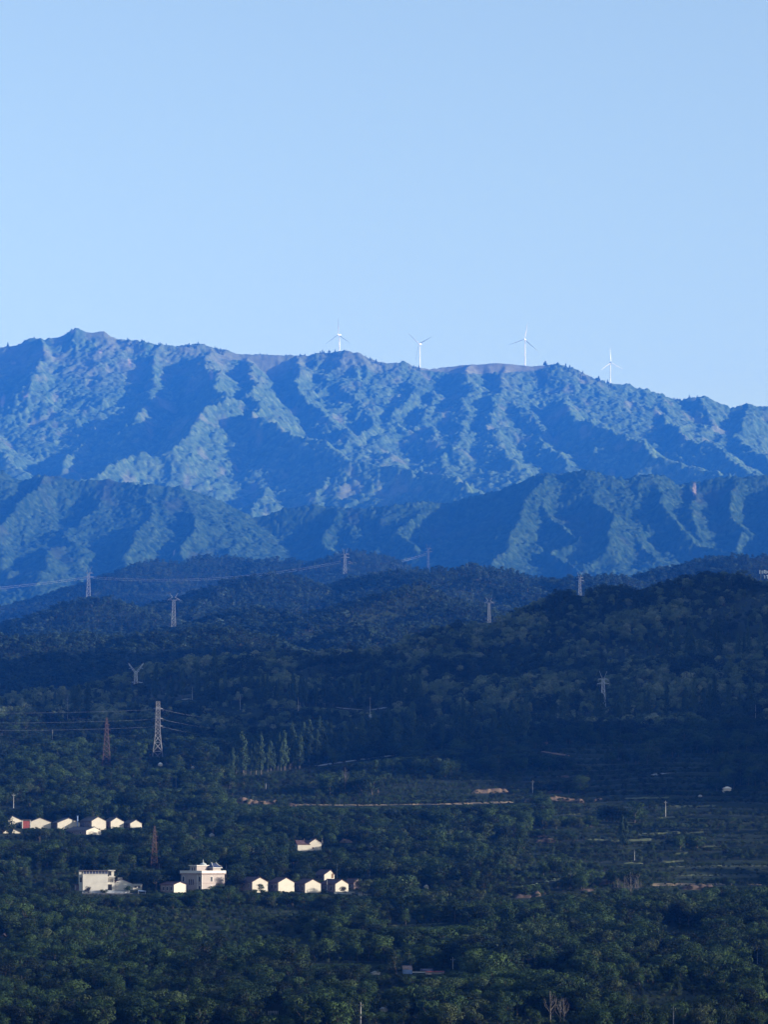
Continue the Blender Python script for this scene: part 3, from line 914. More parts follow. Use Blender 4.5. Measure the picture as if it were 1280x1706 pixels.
CON = []
for k in range(3):
    n = 70; t = np.sqrt(rng.uniform(0, 1, n)); a = rng.uniform(0, 6.283, n)
    P = np.stack([0.26 * t * np.cos(a), 0.26 * t * np.sin(a), 1.02 - 0.92 * t], 1)
    CON.append(mesh_np('ridge_conifer', *quads(P, np.stack([np.cos(a), np.sin(a), 0.6 + 0 * a], 1) + 0.4 * rng.normal(size=(n, 3)), 0.10), M['conifer']))


def recolour(meshes, mat):
    out = []
    for me in meshes:
        c = me.copy(); c.materials[0] = mat; out.append(c)
    return out


NEAR_L = recolour(NEAR, M['leaf_light'])
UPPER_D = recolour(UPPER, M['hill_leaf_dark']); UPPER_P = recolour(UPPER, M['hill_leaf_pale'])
CROWNS_L = recolour(CROWNS, M['leaf_light'])


def scatter(name, pos, rot, scl, idx, protos, label):
    """ONE stuff object: geometry nodes put a prototype tree on every vertex"""
    coll = bpy.data.collections.new(name + '_kinds')
    for i, me in enumerate(protos):
        o = bpy.data.objects.new('%s_%02d' % (name, i), me); coll.objects.link(o)
    me = bpy.data.meshes.new(name)
    me.vertices.add(len(pos)); me.vertices.foreach_set('co', np.asarray(pos, np.float32).ravel())
    for nm, val in (('tilt', rot), ('size', scl)):
        a = me.attributes.new(nm, 'FLOAT_VECTOR', 'POINT'); a.data.foreach_set('vector', np.asarray(val, np.float32).ravel())
    a = me.attributes.new('pick', 'INT', 'POINT'); a.data.foreach_set('value', np.asarray(idx, np.int32))
    o = link(name, me)
    ng = bpy.data.node_groups.new(name, 'GeometryNodeTree')
    ng.interface.new_socket('Geometry', in_out='INPUT', socket_type='NodeSocketGeometry')
    ng.interface.new_socket('Geometry', in_out='OUTPUT', socket_type='NodeSocketGeometry')
    gi = ng.nodes.new('NodeGroupInput'); go = ng.nodes.new('NodeGroupOutput')
    ci = ng.nodes.new('GeometryNodeCollectionInfo'); ci.inputs['Collection'].default_value = coll
    ci.inputs['Separate Children'].default_value = True; ci.inputs['Reset Children'].default_value = True
    ip = ng.nodes.new('GeometryNodeInstanceOnPoints'); ip.inputs['Pick Instance'].default_value = True
    def na(nm, ty):
        n = ng.nodes.new('GeometryNodeInputNamedAttribute'); n.data_type = ty; n.inputs['Name'].default_value = nm
        return n.outputs['Attribute']
    L = ng.links.new
    L(gi.outputs[0], ip.inputs['Points']); L(ci.outputs[0], ip.inputs['Instance'])
    L(na('pick', 'INT'), ip.inputs['Instance Index']); L(na('tilt', 'FLOAT_VECTOR'), ip.inputs['Rotation']); L(na('size', 'FLOAT_VECTOR'), ip.inputs['Scale'])
    L(ip.outputs[0], go.inputs[0])
    md = o.modifiers.new('scatter', 'NODES'); md.node_group = ng
    return tag(o, label, None, None, 'stuff')


# ------------------------------------------------------------------ houses
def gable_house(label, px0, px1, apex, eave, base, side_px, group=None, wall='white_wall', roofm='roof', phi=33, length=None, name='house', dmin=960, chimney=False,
                sidewall='side_wall', windows=2, prot=True, apex_px=None, cat='house', D=None, over=0.35, visible=None):
    """gable end facing the camera and right; the long side recedes left-back. All sizes from the ground distance."""
    cx = (px0 + px1) / 2
    p = hit(cx, base + 2.0, dmin) if D is None else at(cx, base + 2.0, D)
    m = p.y / F_PX
    f = R(phi)
    Wd = (px1 - px0) * m / math.cos(f)
    Lh = (side_px * m / max(math.sin(f), 0.2)) if length is None else length
    Lh = max(Lh, 4.0)
    ze = (base + 2 - eave) * m; za = (base + 2 - apex) * m
    ax = 0 if apex_px is None else (apex_px - cx) * m / math.cos(f)
    t = thing(name, label, cat, (p.x, p.y, p.z), f, group)
    w = Wd / 2
    MB().prism([(-w, -2.5), (w, -2.5), (w, ze), (ax, za), (-w, ze)][::1], 0, 0.3).build('gable_wall', M[wall], t)
    b_ = MB()
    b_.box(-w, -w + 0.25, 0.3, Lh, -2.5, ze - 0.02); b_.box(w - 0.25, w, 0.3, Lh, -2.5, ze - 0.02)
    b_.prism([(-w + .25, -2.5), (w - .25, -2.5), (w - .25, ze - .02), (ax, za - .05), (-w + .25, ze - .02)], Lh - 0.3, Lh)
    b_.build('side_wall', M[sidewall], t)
    r = MB()
    for sgn in (-1, 1):
        ex = sgn * (w + over); sl = (za - ze) / abs(sgn * w - ax)
        ez = ze - over * sl
        r.add([(ax, -over * .5, za + .03), (ax, Lh + over, za + .03), (ex, Lh + over, ez + .03), (ex, -over * .5, ez + .03),
               (ax, -over * .5, za + .20), (ax, Lh + over, za + .20), (ex, Lh + over, ez + .20), (ex, -over * .5, ez + .20)],
              [(0, 1, 2, 3), (7, 6, 5, 4), (0, 3, 7, 4), (1, 5, 6, 2), (2, 6, 7, 3)])
    r.bar((ax, -over * .5, za + .22), (ax, Lh + over, za + .22), 0.22)
    ro = r.build('roof', M[roofm], t)
    if chimney:
        MB().box(ax - .4 - .8, ax + 1.4 - .8, 0.6, 1.3, za - .8, za + .55).build('chimney', M['trim'], ro)
    for k in range(windows):
        y = Lh * (k + 0.7) / (windows + 0.6)
        wf = MB().box(-w - 0.06, -w + 0.02, y - 0.6, y + 0.6, ze * .34, ze * .80).build('window', M['trim'], t)
        MB().box(-w - 0.075, -w - 0.055, y - 0.5, y + 0.5, ze * .37, ze * .77).build('pane', M['glass'], wf)
    if prot:
        protect(px0 - side_px * 0.8, px1 + 1, apex - 4, base if visible is None else visible, p.y)
    return t, p, m


HG = 'white gabled houses in the village rows'
g_low = [
    ('white gabled house at the left end of the lower row, a bush against its gable', 420.6, 446, 1462.4, 1469.5, 1480.7, 23),
    ('white gabled house second from left in the lower row, plain gable', 464, 490, 1463, 1470.5, 1485, 17),
    ('white gabled house third from left in the lower row, left of the thin pole', 508.6, 534.4, 1465.5, 1472.6, 1488, 18),
    ('white gabled house at the right end of the lower row, behind a courtyard wall', 559, 580.5, 1466, 1473, 1487, 25)]
_d0 = hit(505, 1490).y
LOW = [gable_house(l, a, b_, c, d, e, s, HG, phi=(25, 29, 24, 27)[i], D=_d0 + 1.9 * i) for i, (l, a, b_, c, d, e, s) in enumerate(g_low)]
gable_house('red roofed house mostly hidden behind the right end of the lower row', 590, 603, 1465, 1471, 1480, 16, HG, wall='side_wall', windows=1)
t, p, m = gable_house('cream gabled house behind the lower row with one brown window', 540.5, 557, 1450, 1457.5, 1465, 18, HG, apex_px=551, phi=30, D=LOW[3][1].y + 26)
wz = lambda py: (1467 - py) * m
wq = MB().box(1.0, 1.95, -0.08, 0.03, wz(1463), wz(1455.5)).build('window', M['brown'], t)
# L-shaped house above
t, p, m = gable_house('lone white house with an L shaped plan standing above the lower row', 516, 535.5, 1398, 1404.5, 1417, 8, None, phi=14, length=7, windows=0, sidewall='white_wall', visible=1418)
bb = MB(); bb.box(-8.2, -2.4, 0.02, 6.2, -2.5, (1419 - 1407) * m); bb.build('wing_wall', M['white_wall'], t)
rr = MB(); zz = (1419 - 1407) * m
rr.add([(-8.6, -0.2, zz + .02), (-2.3, -0.2, zz + .02), (-2.3, 3.4, zz + 1.9), (-8.6, 3.4, zz + 1.9), (-2.3, 6.6, zz), (-8.6, 6.6, zz), (-8.6, -.2, zz - .15), (-2.3, -.2, zz - .15)],
       [(0, 1, 2, 3), (3, 2, 4, 5), (6, 7, 1, 0)]); rr.build('wing_roof', M['roof'], t)
MB().box(-1.5, -0.9, -0.06, 0.05, 1.3, 2.1).build('window', M['brown'], t)
protect(495, 517, 1398, 1417.5, p.y)

UG = 'white gabled houses in the upper left row'
g_up = [
    ('cream gabled house at the far left of the upper row, half behind a tree', 14, 36, 1360, 1367.5, 1377, 4, 20, 21),
    ('wide cream gabled house right of the red gate in the upper row', 49, 84, 1363, 1370, 1378.5, 4, 66, 12),
    ('wide cream gabled house in the middle of the upper row, grey post at its right', 96, 132, 1363.5, 1371, 1380, 12, 114, 18),
    ('tall white gabled house third from the right in the upper row', 152.7, 175.7, 1361.5, 1368, 1380.5, 24, 163, 33),
    ('narrow white gabled house second from the right in the upper row', 184.4, 205.5, 1362.5, 1369, 1378, 14, 194, 33),
    ('small white gabled house at the right end of the upper row', 217, 235.6, 1366.5, 1372, 1378.5, 16, 226.5, 33)]
UP = [gable_house(l, a, b_, c, d, e, s, UG, apex_px=ap, phi=min(ph, 22), roofm='grey_roof') for l, a, b_, c, d, e, s, ap, ph in g_up]
gable_house('white gabled house set lower, in front of the tall house of the upper row', 144, 167, 1378.3, 1384, 1390, 40, UG, apex_px=157, phi=36, roofm='grey_roof', D=UP[3][1].y - 22)
gable_house('cream gabled house at the left edge below the upper row, broken up by leaves', 3, 16, 1384, 1389, 1397, 8, UG, phi=33, roofm='grey_roof', D=UP[0][1].y - 26)
gable_house('cream house with a long tiled roof below the red gate', 20, 33, 1382, 1387, 1397, 6, UG, apex_px=22, phi=18, roofm='grey_roof', D=UP[0][1].y - 24, length=8)
# red gate
p = hit(43.5, 1381); m = p.y / F_PX
t = thing('courtyard_gate', 'red double courtyard gate between two cream gables of the upper row', 'gate', (p.x, p.y, p.z), R(8))
MB().box(-1.6, -.02, 0, .12, -.5, 13 * m).build('gate_leaf', M['red_door'], t)
MB().box(.02, 1.6, 0, .12, -.5, 13 * m).build('gate_leaf', M['red_door'], t)
MB().box(-2.0, -1.62, -.1, .3, -1, 14 * m).build('gate_post', M['trim'], t); MB().box(1.62, 2.0, -.1, .3, -1, 14 * m).build('gate_post', M['concrete'], t)
MB().box(-2.2, 2.2, -.3, .5, 14 * m, 15.2 * m).build('gate_roof', M['grey_roof'], t)
protect(36, 50, 1365, 1379, p.y)
# grey post
p = hit(128.5, 1382); m = p.y / F_PX
MBp = MB().tube([(0, 0, -1), (0, 0, 22 * m)], [.28, .28], 8)
MBp.box(-.4, .4, -.4, .4, 22 * m, 22.8 * m)
o = MBp.build('chimney_stack', M['blue_roof']); o.location = p; tag(o, 'thin blue grey chimney stack between two cream gables', 'chimney')

# big white building
p = hit(158, 1486); m = p.y / F_PX
DB = p.y
t = thing('apartment_house', 'large white three storey house with a blank front and glazed dark top floor', 'house', at(158, 1486, DB), R(6))
def PX(v, c=158): return (v - c) * m
def PZ(v, b0=1486): return (b0 - v) * m
MB().box(PX(137.5), PX(179), 0, 9, -3, PZ(1457)).build('front_block', M['grey_white_wall'], t)
MB().box(PX(131.5), PX(137.3), 1.2, 9, -3, PZ(1452)).build('side_block', M['grey_white_wall'], t)
tf = MB().box(PX(137.5), PX(179.6), 1.0, 8.6, PZ(1457) + .01, PZ(1451.5)).build('top_floor', M['dark_blue'], t)
for k in range(9):
    MB().box(PX(138 + k * 5.1), PX(138.5 + k * 5.1), .92, 1.0, PZ(1457) + .03, PZ(1451.6)).build('mullion', M['trim'], tf)
MB().box(PX(130.8), PX(180.2), .4, 9.2, PZ(1451.4), PZ(1450.4)).build('roof_slab', M['grey_roof'], t)
MB().box(PX(137), PX(179.4), -.15, .9, PZ(1457) + .02, PZ(1456.2)).build('cornice', M['trim'], t)
rb = MB().box(PX(179.2), PX(190), 1.5, 8, -3, PZ(1460.4)).build('stair_block', M['grey_white_wall'], t)
for x in (181, 184.2, 187.4):
    wv = MB().box(PX(x - .75), PX(x + .75), 1.44, 1.52, PZ(1470), PZ(1463.5)).build('window', M['glass'], rb)
MB().box(PX(179.4), PX(186), 1.40, 1.53, PZ(1484), PZ(1473.5)).build('door', M['glass'], rb)
MB().box(PX(179.2), PX(191.4), 1.0, 8.2, PZ(1461.9), PZ(1460.42)).build('balcony_slab', M['trim'], t)
tb = MB().box(PX(181.5), PX(189.4), 2, 8, PZ(1460.4), PZ(1451.2)).build('roof_room', M['grey_white_wall'], t)
MB().box(PX(181.8), PX(185), 1.93, 2.02, PZ(1459), PZ(1452.5)).build('window', M['glass'], tb)
MB().box(PX(179.5), PX(191.4), 1.4, 8.4, PZ(1451.2), PZ(1450.0)).build('roof_room_slab', M['trim'], t)
MB().box(PX(133), PX(136), 1.14, 1.22, PZ(1470), PZ(1462)).build('window', M['glass'], t)
protect(130, 191, 1448, 1482, DB)
# side house with flat annex
gable_house('white house beside the large white building with a small box on its ridge', 187, 221, 1464.8, 1473, 1484, 4, None, apex_px=201, phi=8, length=7, chimney=True, wall='grey_white_wall', D=DB + 4)
t = thing('annex', 'small flat roofed white annex with two dark windows beside the gabled house', 'outbuilding', at(228.3, 1484, DB + 3), R(8))
MB().box(PX(221, 228.3), PX(236.3, 228.3), 0, 5, -2, PZ(1474, 1484)).build('wall', M['white_wall'], t)
MB().box(PX(220.6, 228.3), PX(236.8, 228.3), -.25, 5.2, PZ(1474, 1484) + .01, PZ(1472.8, 1484)).build('roof_slab', M['trim'], t)
for x in (223.5, 229.5):
    wf = MB().box(PX(x - .3, 228.3), PX(x + 4.3, 228.3), -.05, .02, PZ(1479.6, 1484), PZ(1476, 1484)).build('window', M['trim'], t)
    MB().box(PX(x, 228.3), PX(x + 4, 228.3), -.07, -.052, PZ(1479.3, 1484), PZ(1476.4, 1484)).build('pane', M['glass'], wf)
protect(220, 238, 1472, 1482, DB - 3)
# brown hut
t = thing('hut', 'reddish brown hut with a post against the left of the large white building', 'hut', at(131, 1487, DB + 1), R(10))
MB().box(PX(125, 131), PX(137.2, 131), .6, 4, -1.5, PZ(1475, 1487)).build('wall', M['side_wall'], t)
MB().box(PX(123.5, 131), PX(138, 131), -.2, 4.3, PZ(1475, 1487) + .01, PZ(1473.6, 1487)).build('roof', M['roof'], t)
MB().bar((PX(125.5, 131), 0, -1), (PX(125.5, 131), 0, PZ(1475, 1487)), .2).build('post', M['concrete'], t)
protect(123, 138, 1473, 1484, DB)
# low walls
o = MB().box(PX(137, 176), PX(216, 176), -1.6, -1.2, -1.5, PZ(1483.3, 1487)).build('boundary_wall', M['pale_wall']); o.location = at(176, 1487, DB - 2); tag(o, 'low pale bluish wall along the front of the large white building', 'wall')
o = MB().box(PX(137, 186), PX(241, 186), -.4, 0, -6, 0).build('retaining_wall', M['wall_grey']); o.location = at(186, 1488, DB - 5); tag(o, 'dark stone retaining wall below the large white building', 'wall')
protect(137, 243, 1482, 1494, DB - 5)
t = thing('carport', 'blue sheet roof on thin posts in front of the flat annex', 'shelter', at(236, 1488, DB - 6))
MB().add([(-1.6, 0, .95), (1.6, 0, .75), (1.6, 2.2, .95), (-1.6, 2.2, 1.15), (-1.6, 0, .85), (1.6, 0, .65), (1.6, 2.2, .85), (-1.6, 2.2, 1.05)], [(0, 1, 2, 3), (7, 6, 5, 4), (0, 4, 5, 1), (1, 5, 6, 2), (2, 6, 7, 3), (3, 7, 4, 0)]).build('roof_sheet', M['blue_roof'], t)
for x in (-1.4, 1.4):
    MB().bar((x, .1, -5.0), (x, .1, .75), .16).build('post', M['concrete'], t)

# small house left of the villa
gable_house('small cream gabled house against the left side of the tiled villa', 290, 309, 1470, 1474, 1487, 24, HG, phi=42, windows=3)

# villa, corner towards the camera
DV = hit(336, 1487).y; m = DV / F_PX
t = thing('villa', 'two storey pinkish villa with roof pavilions, parapet and small dome', 'villa', at(336, 1487, DV), R(45))
a = 36.3 * m / math.cos(R(45))
z0, z1_, zp_ = -3, (1487 - 1457) * m, (1487 - 1453) * m
# local axes: right face looks to -y (runs along +x), left face looks to -x (runs along +y); near corner at the origin
MB().box(0, a, 0, a, z0, z1_).build('wall', M['pink_wall'], t)
co = MB(); co.box(-.45, a + .45, -.45, a + .45, z1_ + .01, z1_ + .45); co.build('cornice', M['side_wall'], t)
pa = MB(); h1 = zp_ + .5
pa.box(-.4, a + .4, -.4, -.15, z1_ + .46, h1).box(-.4, -.15, -.15, a + .4, z1_ + .46, h1).box(-.15, a + .4, a + .15, a + .4, z1_ + .46, h1).box(a + .15, a + .4, -.15, a + .15, z1_ + .46, h1)
pa.build('parapet', M['trim'], t)
MB().box(-.06, a + .06, -.06, a + .06, z1_ * .50, z1_ * .50 + .16).build('string_course', M['side_wall'], t)


def arched(parent, face, u, zb, ht, wd):
    """arched window with pale frame; face 'x' = on the -x wall, 'y' = on the -y wall"""
    def arch(wd, ht, d0, d1):
        prof = [(-wd / 2, 0), (wd / 2, 0), (wd / 2, ht - wd / 2)] + [(wd / 2 * math.cos(q), ht - wd / 2 + wd / 2 * math.sin(q)) for q in np.linspace(0.3, math.pi - .3, 6)] + [(-wd / 2, ht - wd / 2)]
        k = MB().prism(prof, d0, d1)
        if face == 'y': k.v = [(x + u, y, z + zb) for x, y, z in k.v]
        else: k.v = [(y, -x + u, z + zb) for x, y, z in k.v]
        return k
    f = arch(wd + .5, ht + .25, -.10, .02).build('window', M['trim'], parent)
    arch(wd, ht, -.125, -.102).build('pane', M['glass'], f)


for zb in (.6, z1_ * .5 + .8):
    arched(t, 'y', a * .42, zb, 2.0, 1.0)
    arched(t, 'x', a * .10, zb, 2.1, 1.1)
    arched(t, 'x', a * .88, zb, 2.0, 1.0)
for k in range(3):
    MB().box(-.05, .02, a * (.40 + .09 * k), a * (.445 + .09 * k), z1_ * .42, z1_ * .72).build('window', M['glass'], t)
MB().box(-.12, .06, a * .19, a * .215, 0, z1_).build('pilaster', M['trim'], t)
MB().box(-.12, .10, -.12, .10, 0, z1_).build('corner_pilaster', M['trim'], t)
zt = z1_ + .46
pv = MB().box(a * .05, a * .52, a * .30, a * .62, zt, zt + 12 * m).build('roof_pavilion', M['pink_wall'], t)
MB().box(a * .01, a * .56, a * .26, a * .66, zt + 12 * m + .01, zt + 12 * m + .3).build('pavilion_slab', M['trim'], pv)
for k in range(2):
    MB().box(a * .05 - .05, a * .05 + .02, a * (.38 + .11 * k), a * (.43 + .11 * k), zt + .8, zt + 2.3).build('window', M['glass'], pv)
pv2 = MB().box(a * .58, a * .92, a * .10, a * .42, zt, zt + 8.2 * m).build('roof_pavilion', M['pink_wall'], t)
MB().box(a * .54, a * .96, a * .06, a * .46, zt + 8.2 * m + .01, zt + 8.2 * m + .28).build('pavilion_slab', M['trim'], pv2)
zr = zt + 8.2 * m + .29
hip = MB().add([(a * .56, a * .08, zr), (a * .94, a * .08, zr), (a * .94, a * .44, zr), (a * .56, a * .44, zr), (a * .66, a * .26, zr + 1.7), (a * .84, a * .26, zr + 1.7)],
               [(0, 1, 5, 4), (1, 2, 5), (2, 3, 4, 5), (3, 0, 4), (3, 2, 1, 0)])
hip.build('pavilion_roof', M['dark_blue'], pv2)
for (cx_, cy_, ex, ey) in ((a * .56, a * .08, a * .66, a * .26), (a * .94, a * .08, a * .84, a * .26)):
    mx_, my_ = cx_ * .5 + ex * .5, cy_ * .5 + ey * .5
    MB().tube([(cx_, cy_, zr + .35), (mx_, my_, zr + .9), (ex, ey, zr + 1.95)], [.16, .16, .16], 6).build('roof_ridge', M['trim'], pv2)
rad = 1.75; prof = [(rad, 0), (rad * .97, .35), (rad * .80, .95), (rad * .5, 1.4), (.22, 1.68), (.16, 2.1), (.05, 3.1)]
dmo = MB(); dmo.tube([(a * .60, a * .60, zt + 10.5 * m + z_) for r_, z_ in prof], [r_ for r_, z_ in prof], 14)
dmo.build('dome', M['dome'], t, smooth=True)
MB().tube([(a * .60, a * .60, zt), (a * .60, a * .60, zt + 10.5 * m)], [rad * .95, rad * .95], 14).build('dome_drum', M['pink_wall'], t)
protect(298, 345, 1432, 1481, DV - 1); protect(345, 374, 1432, 1475, DV - 1)

# courtyard wall and white garden wall at the right end of the lower row
p = LOW[3][1]; m = LOW[3][2]
t = thing('courtyard_wall', 'low white courtyard wall in front of the right end house of the lower row', 'wall', at(574, 1490.5, p.y - 6), R(4))
MB().box(-17 * m, 17 * m, 0, .3, -1.5, 4 * m).build('wall', M['trim'], t); MB().box(-17.4 * m, 17.4 * m, -.1, .4, 4 * m + .01, 4.6 * m).build('coping', M['concrete'], t)
protect(556, 592, 1485, 1489, p.y - 6)
t = thing('garden_wall', 'broken white garden wall seen under the dark tree right of the lower row', 'wall', at(604, 1493, p.y - 8), R(-8))
MB().add([(-7 * m, 0, -1), (8 * m, 0, -1), (8 * m, 0, .8), (3 * m, 0, .9), (0, 0, 1.5), (-5 * m, 0, 2.0), (-7 * m, 0, 1.7), (-7 * m, .3, -1), (8 * m, .3, -1), (8 * m, .3, .8), (3 * m, .3, .9), (0, .3, 1.5), (-5 * m, .3, 2.0), (-7 * m, .3, 1.7)],
         [(0, 1, 2, 3, 4, 5, 6), (13, 12, 11, 10, 9, 8, 7), (2, 9, 10, 3), (3, 10, 11, 4), (4, 11, 12, 5), (5, 12, 13, 6), (1, 8, 9, 2), (0, 6, 13, 7)]).build('wall', M['white_wall'], t)
protect(597, 613, 1484, 1492, p.y - 8)

# bottom sheds
D2 = hit(705, 1624).y; m = D2 / F_PX
t = thing('shed', 'blue corrugated shed with a brown roof at the bottom of the slope', 'shed', at(679.5, 1622, D2), R(4))
MB().box(-7.5 * m, 7.5 * m, 0, 3, -1.5, 6.5 * m).build('wall', M['blue_roof'], t)
MB().add([(-8 * m, -.2, 6.6 * m), (8 * m, -.2, 6.6 * m), (8 * m, 3.4, 12 * m), (-8 * m, 3.4, 12 * m), (-8 * m, -.2, 7.2 * m), (8 * m, -.2, 7.2 * m), (8 * m, 3.4, 12.6 * m), (-8 * m, 3.4, 12.6 * m)],
         [(3, 2, 1, 0), (4, 5, 6, 7), (0, 1, 5, 4), (1, 2, 6, 5), (2, 3, 7, 6), (3, 0, 4, 7)]).build('roof', M['side_wall'], t)
t = thing('long_shed', 'long low shed with a pale wall, red eave and blue roof near the bottom', 'shed', at(725, 1625, D2 - 3), R(3))
MB().box(-15 * m, 15 * m, 0, 3, -1.5, 5.5 * m).build('wall', M['pink_wall'], t)
MB().box(-15.6 * m, 15.6 * m, -.3, 3.2, 5.55 * m, 6.6 * m).build('eave', M['red_door'], t)
MB().box(-23 * m, -3 * m, 1.0, 4.2, 6.7 * m, 10.5 * m).build('roof', M['dark_blue'], t)
MB().box(-37 * m, -15.7 * m, .2, .5, 4.5 * m, 6 * m).build('beam', M['trim'], t)
strip('earth_bank', [(684, 1615), (700, 1615)], 6, M['earth'], 'bare orange earth bank behind the blue shed', 2, 0.4, prot=False)
protect(671, 742, 1607, 1622, D2 - 3)


def small_shed(px, py, w, h, label, roofm='trim', wallm='white_wall', rz=10, name='shed', cat='shed', gable=True):
    p = hit(px, py + 1.5); m = p.y / F_PX
    t = thing(name, label, cat, p, R(rz))
    W2 = w * m / 2; Hh = h * m + 1.5 * m
    MB().box(-W2 * .92, W2 * .92, 0, W2 * 1.6, -1.5, Hh * .62).build('wall', M[wallm], t)
    MB().prism([(-W2 * 1.1, Hh * .6), (W2 * 1.1, Hh * .6), (0, Hh)], -.25, W2 * 1.75).build('roof', M[roofm], t)
    protect(px - w / 2, px + w / 2, py - h, py - 0.5, p.y)


small_shed(711, 1480, 8, 6, 'tiny white hut glimpsed among trees right of the village')
small_shed(1213, 1317, 14, 7, 'white roofed hut half hidden in the trees at the right', 'sign')
small_shed(267, 1277, 8, 7, 'small white hut below the tall grey pylon', 'sign')
small_shed(321, 1281, 6, 5, 'small pale hut between the pylon and the poplars', 'trim')
small_shed(618, 1195, 8, 5, 'small grey hut at the foot of the pole on the upper slope', 'concrete', 'concrete')
small_shed(640, 1685, 13, 7, 'grey white hut at the bottom edge beside the tall pole', 'concrete', 'grey_white_wall')
small_shed(627, 1623, 14, 5, 'low pale hut left of the blue shed', 'concrete', 'trim')
small_shed(353, 1394, 8, 6, 'tiny tent shaped pale roof among trees above the villa', 'trim', 'trim')
small_shed(1168, 1480 - 152, 6, 4, 'tiny white hut left of the white roofed hut', 'trim')
# white fence at the bottom
p = hit(455, 1692); m = p.y / F_PX
t = thing('fence', 'short white picket fence at the bottom edge of the slope', 'fence', p, R(5))
MB().box(-8 * m, 8 * m, 0, .06, 5.6 * m, 6.4 * m).build('rail', M['trim'], t)
for k in range(7):
    MB().box((-8 + k * 2.6) * m - .08, (-8 + k * 2.6) * m + .08, -.05, .0, -1, 8 * m).build('picket', M['trim'], t)
protect(446, 464, 1682, 1690, p.y)

# ------------------------------------------------------------------ hilltop letter sign at the right edge
p = at(1276, 968, 2850); gz = ground_at(1276, 2850).z
m = 2850 / F_PX
t = thing('hilltop_sign', 'white letter sign on posts on the crest at the right edge', 'sign', (p.x, p.y, p.z))
def glyph(strokes, x, z, s, name):
    g = MB()
    for (ax_, az_, bx_, bz_) in strokes:
        g.bar((x + ax_ * s, 0, z + az_ * s), (x + bx_ * s, 0, z + bz_ * s), .55)
    return g.build(name, M['sign'], t)
glyph([(0, 0, 0, 1), (.75, -.1, .75, .95), (0, 1, .15, 1)], -9 * m, 12.5 * m, 5.2 * m, 'letter')
glyph([(0, 0, 0, 1), (0, 1, .5, 1), (.5, 1, .5, .5), (.5, .5, 0, .5), (.2, .5, .6, 0)], -2 * m, 12.5 * m, 5 * m, 'letter')
glyph([(0, 0, 0, 1), (.7, 0, .7, 1), (0, .5, .7, .5)], 2.6 * m, 12.5 * m, 5 * m, 'letter')
glyph([(.1, 0, .1, 1), (-.15, .8, .1, 1)], -1.2 * m, 4.2 * m, 5 * m, 'letter')
glyph([(.4, 0, .4, 1), (0, 1, .8, 1)], 1.8 * m, 4.2 * m, 5 * m, 'letter')
glyph([(0, 0, 0, 1), (0, 1, .6, 1), (.6, 1, .6, 0), (0, .5, .6, .5)], 8 * m, 12.5 * m, 5 * m, 'letter')
glyph([(0, 0, .6, 0), (.3, 0, .3, 1), (0, .5, .6, .5)], 8 * m, 4.2 * m, 5 * m, 'letter')
for x in (-7.2, 5, 13):
    MB().bar((x * m, .3, gz - p.z - 1), (x * m, .3, 18 * m), .5).build('post', M['steel'], t)
protect(1262, 1290, 945, 966, 2845)

# ------------------------------------------------------------------ wind turbines
def turbine(px, py, D, yaw, ang, label, s=1.0):
    """px,py: the hub"""
    hub = at(px, py, D)
    gz = float(fun1(np.array([[hub.x]]), np.array([[D]]))[0, 0])
    ht = min(100.0 * s, max(50.0, hub.z - gz + 6))
    y = R(yaw)
    t = thing('wind_turbine', label, 'wind turbine', (hub.x, hub.y, hub.z - ht), y, 'wind turbines on the mountain crest')
    # the rotor looks along local -y; the tower stands a little behind the hub
    MB().tube([(0, 7, -12), (0, 7, ht * .3), (0, 7, ht * .7), (0, 7, ht - 1.5)], [2.2 * s, 2.0 * s, 1.7 * s, 1.3 * s], 14).build('tower', M['turbine'], t, smooth=True)
    na = MB(); na.prism([(-2.2 * s, -2.0 * s), (2.2 * s, -2.0 * s), (2.4 * s, .8 * s), (1.6 * s, 2.2 * s), (-1.6 * s, 2.2 * s), (-2.4 * s, .8 * s)], 2.5, 15 * s); na.v = [(x, q, z + ht) for x, q, z in na.v]
    na.build('nacelle', M['turbine'], t)
    MB().tube([(0, -3.0 * s, ht), (0, -1.8 * s, ht), (0, .5, ht), (0, 2.6, ht)], [.4, 1.7 * s, 2.2 * s, 2.0 * s], 12).build('hub', M['turbine'], t, smooth=True)
    for k in range(3):
        th = R(ang + 120 * k)
        b = MB(); L = 68 * s
        secs = [(0.01, 1.6, .8), (.06, 2.2, .6), (.18, 3.4, .5), (.4, 2.6, .34), (.7, 1.7, .2), (.93, .95, .12), (1.0, .25, .06)]
        vs, fs = [], []
        for (q, ch, tk) in secs:
            tw = R(18 * (1 - q) + 12)
            for (cx_, cy_) in ((-.35 * ch, 0), (0, -tk * 1.1), (.65 * ch, 0), (0, tk * 1.1)):
                X_ = (cx_ * math.cos(tw) - cy_ * math.sin(tw)) * s; Y_ = (cx_ * math.sin(tw) + cy_ * math.cos(tw)) * s - 3.0 * q * q * s
                vs.append((X_, Y_ - .3, q * L + 1.2))
        for i in range(len(secs) - 1):
            for j in range(4):
                fs.append((i * 4 + j, i * 4 + (j + 1) % 4, i * 4 + 4 + (j + 1) % 4, i * 4 + 4 + j))
        fs.append((3, 2, 1, 0)); e = (len(secs) - 1) * 4; fs.append((e, e + 1, e + 2, e + 3))
        b.add(vs, fs)
        c_, s_ = math.cos(th), math.sin(th)
        b.v = [(x * c_ + z * s_, q, -x * s_ + z * c_ + ht) for x, q, z in b.v]
        b.build('blade', M['turbine'], t)


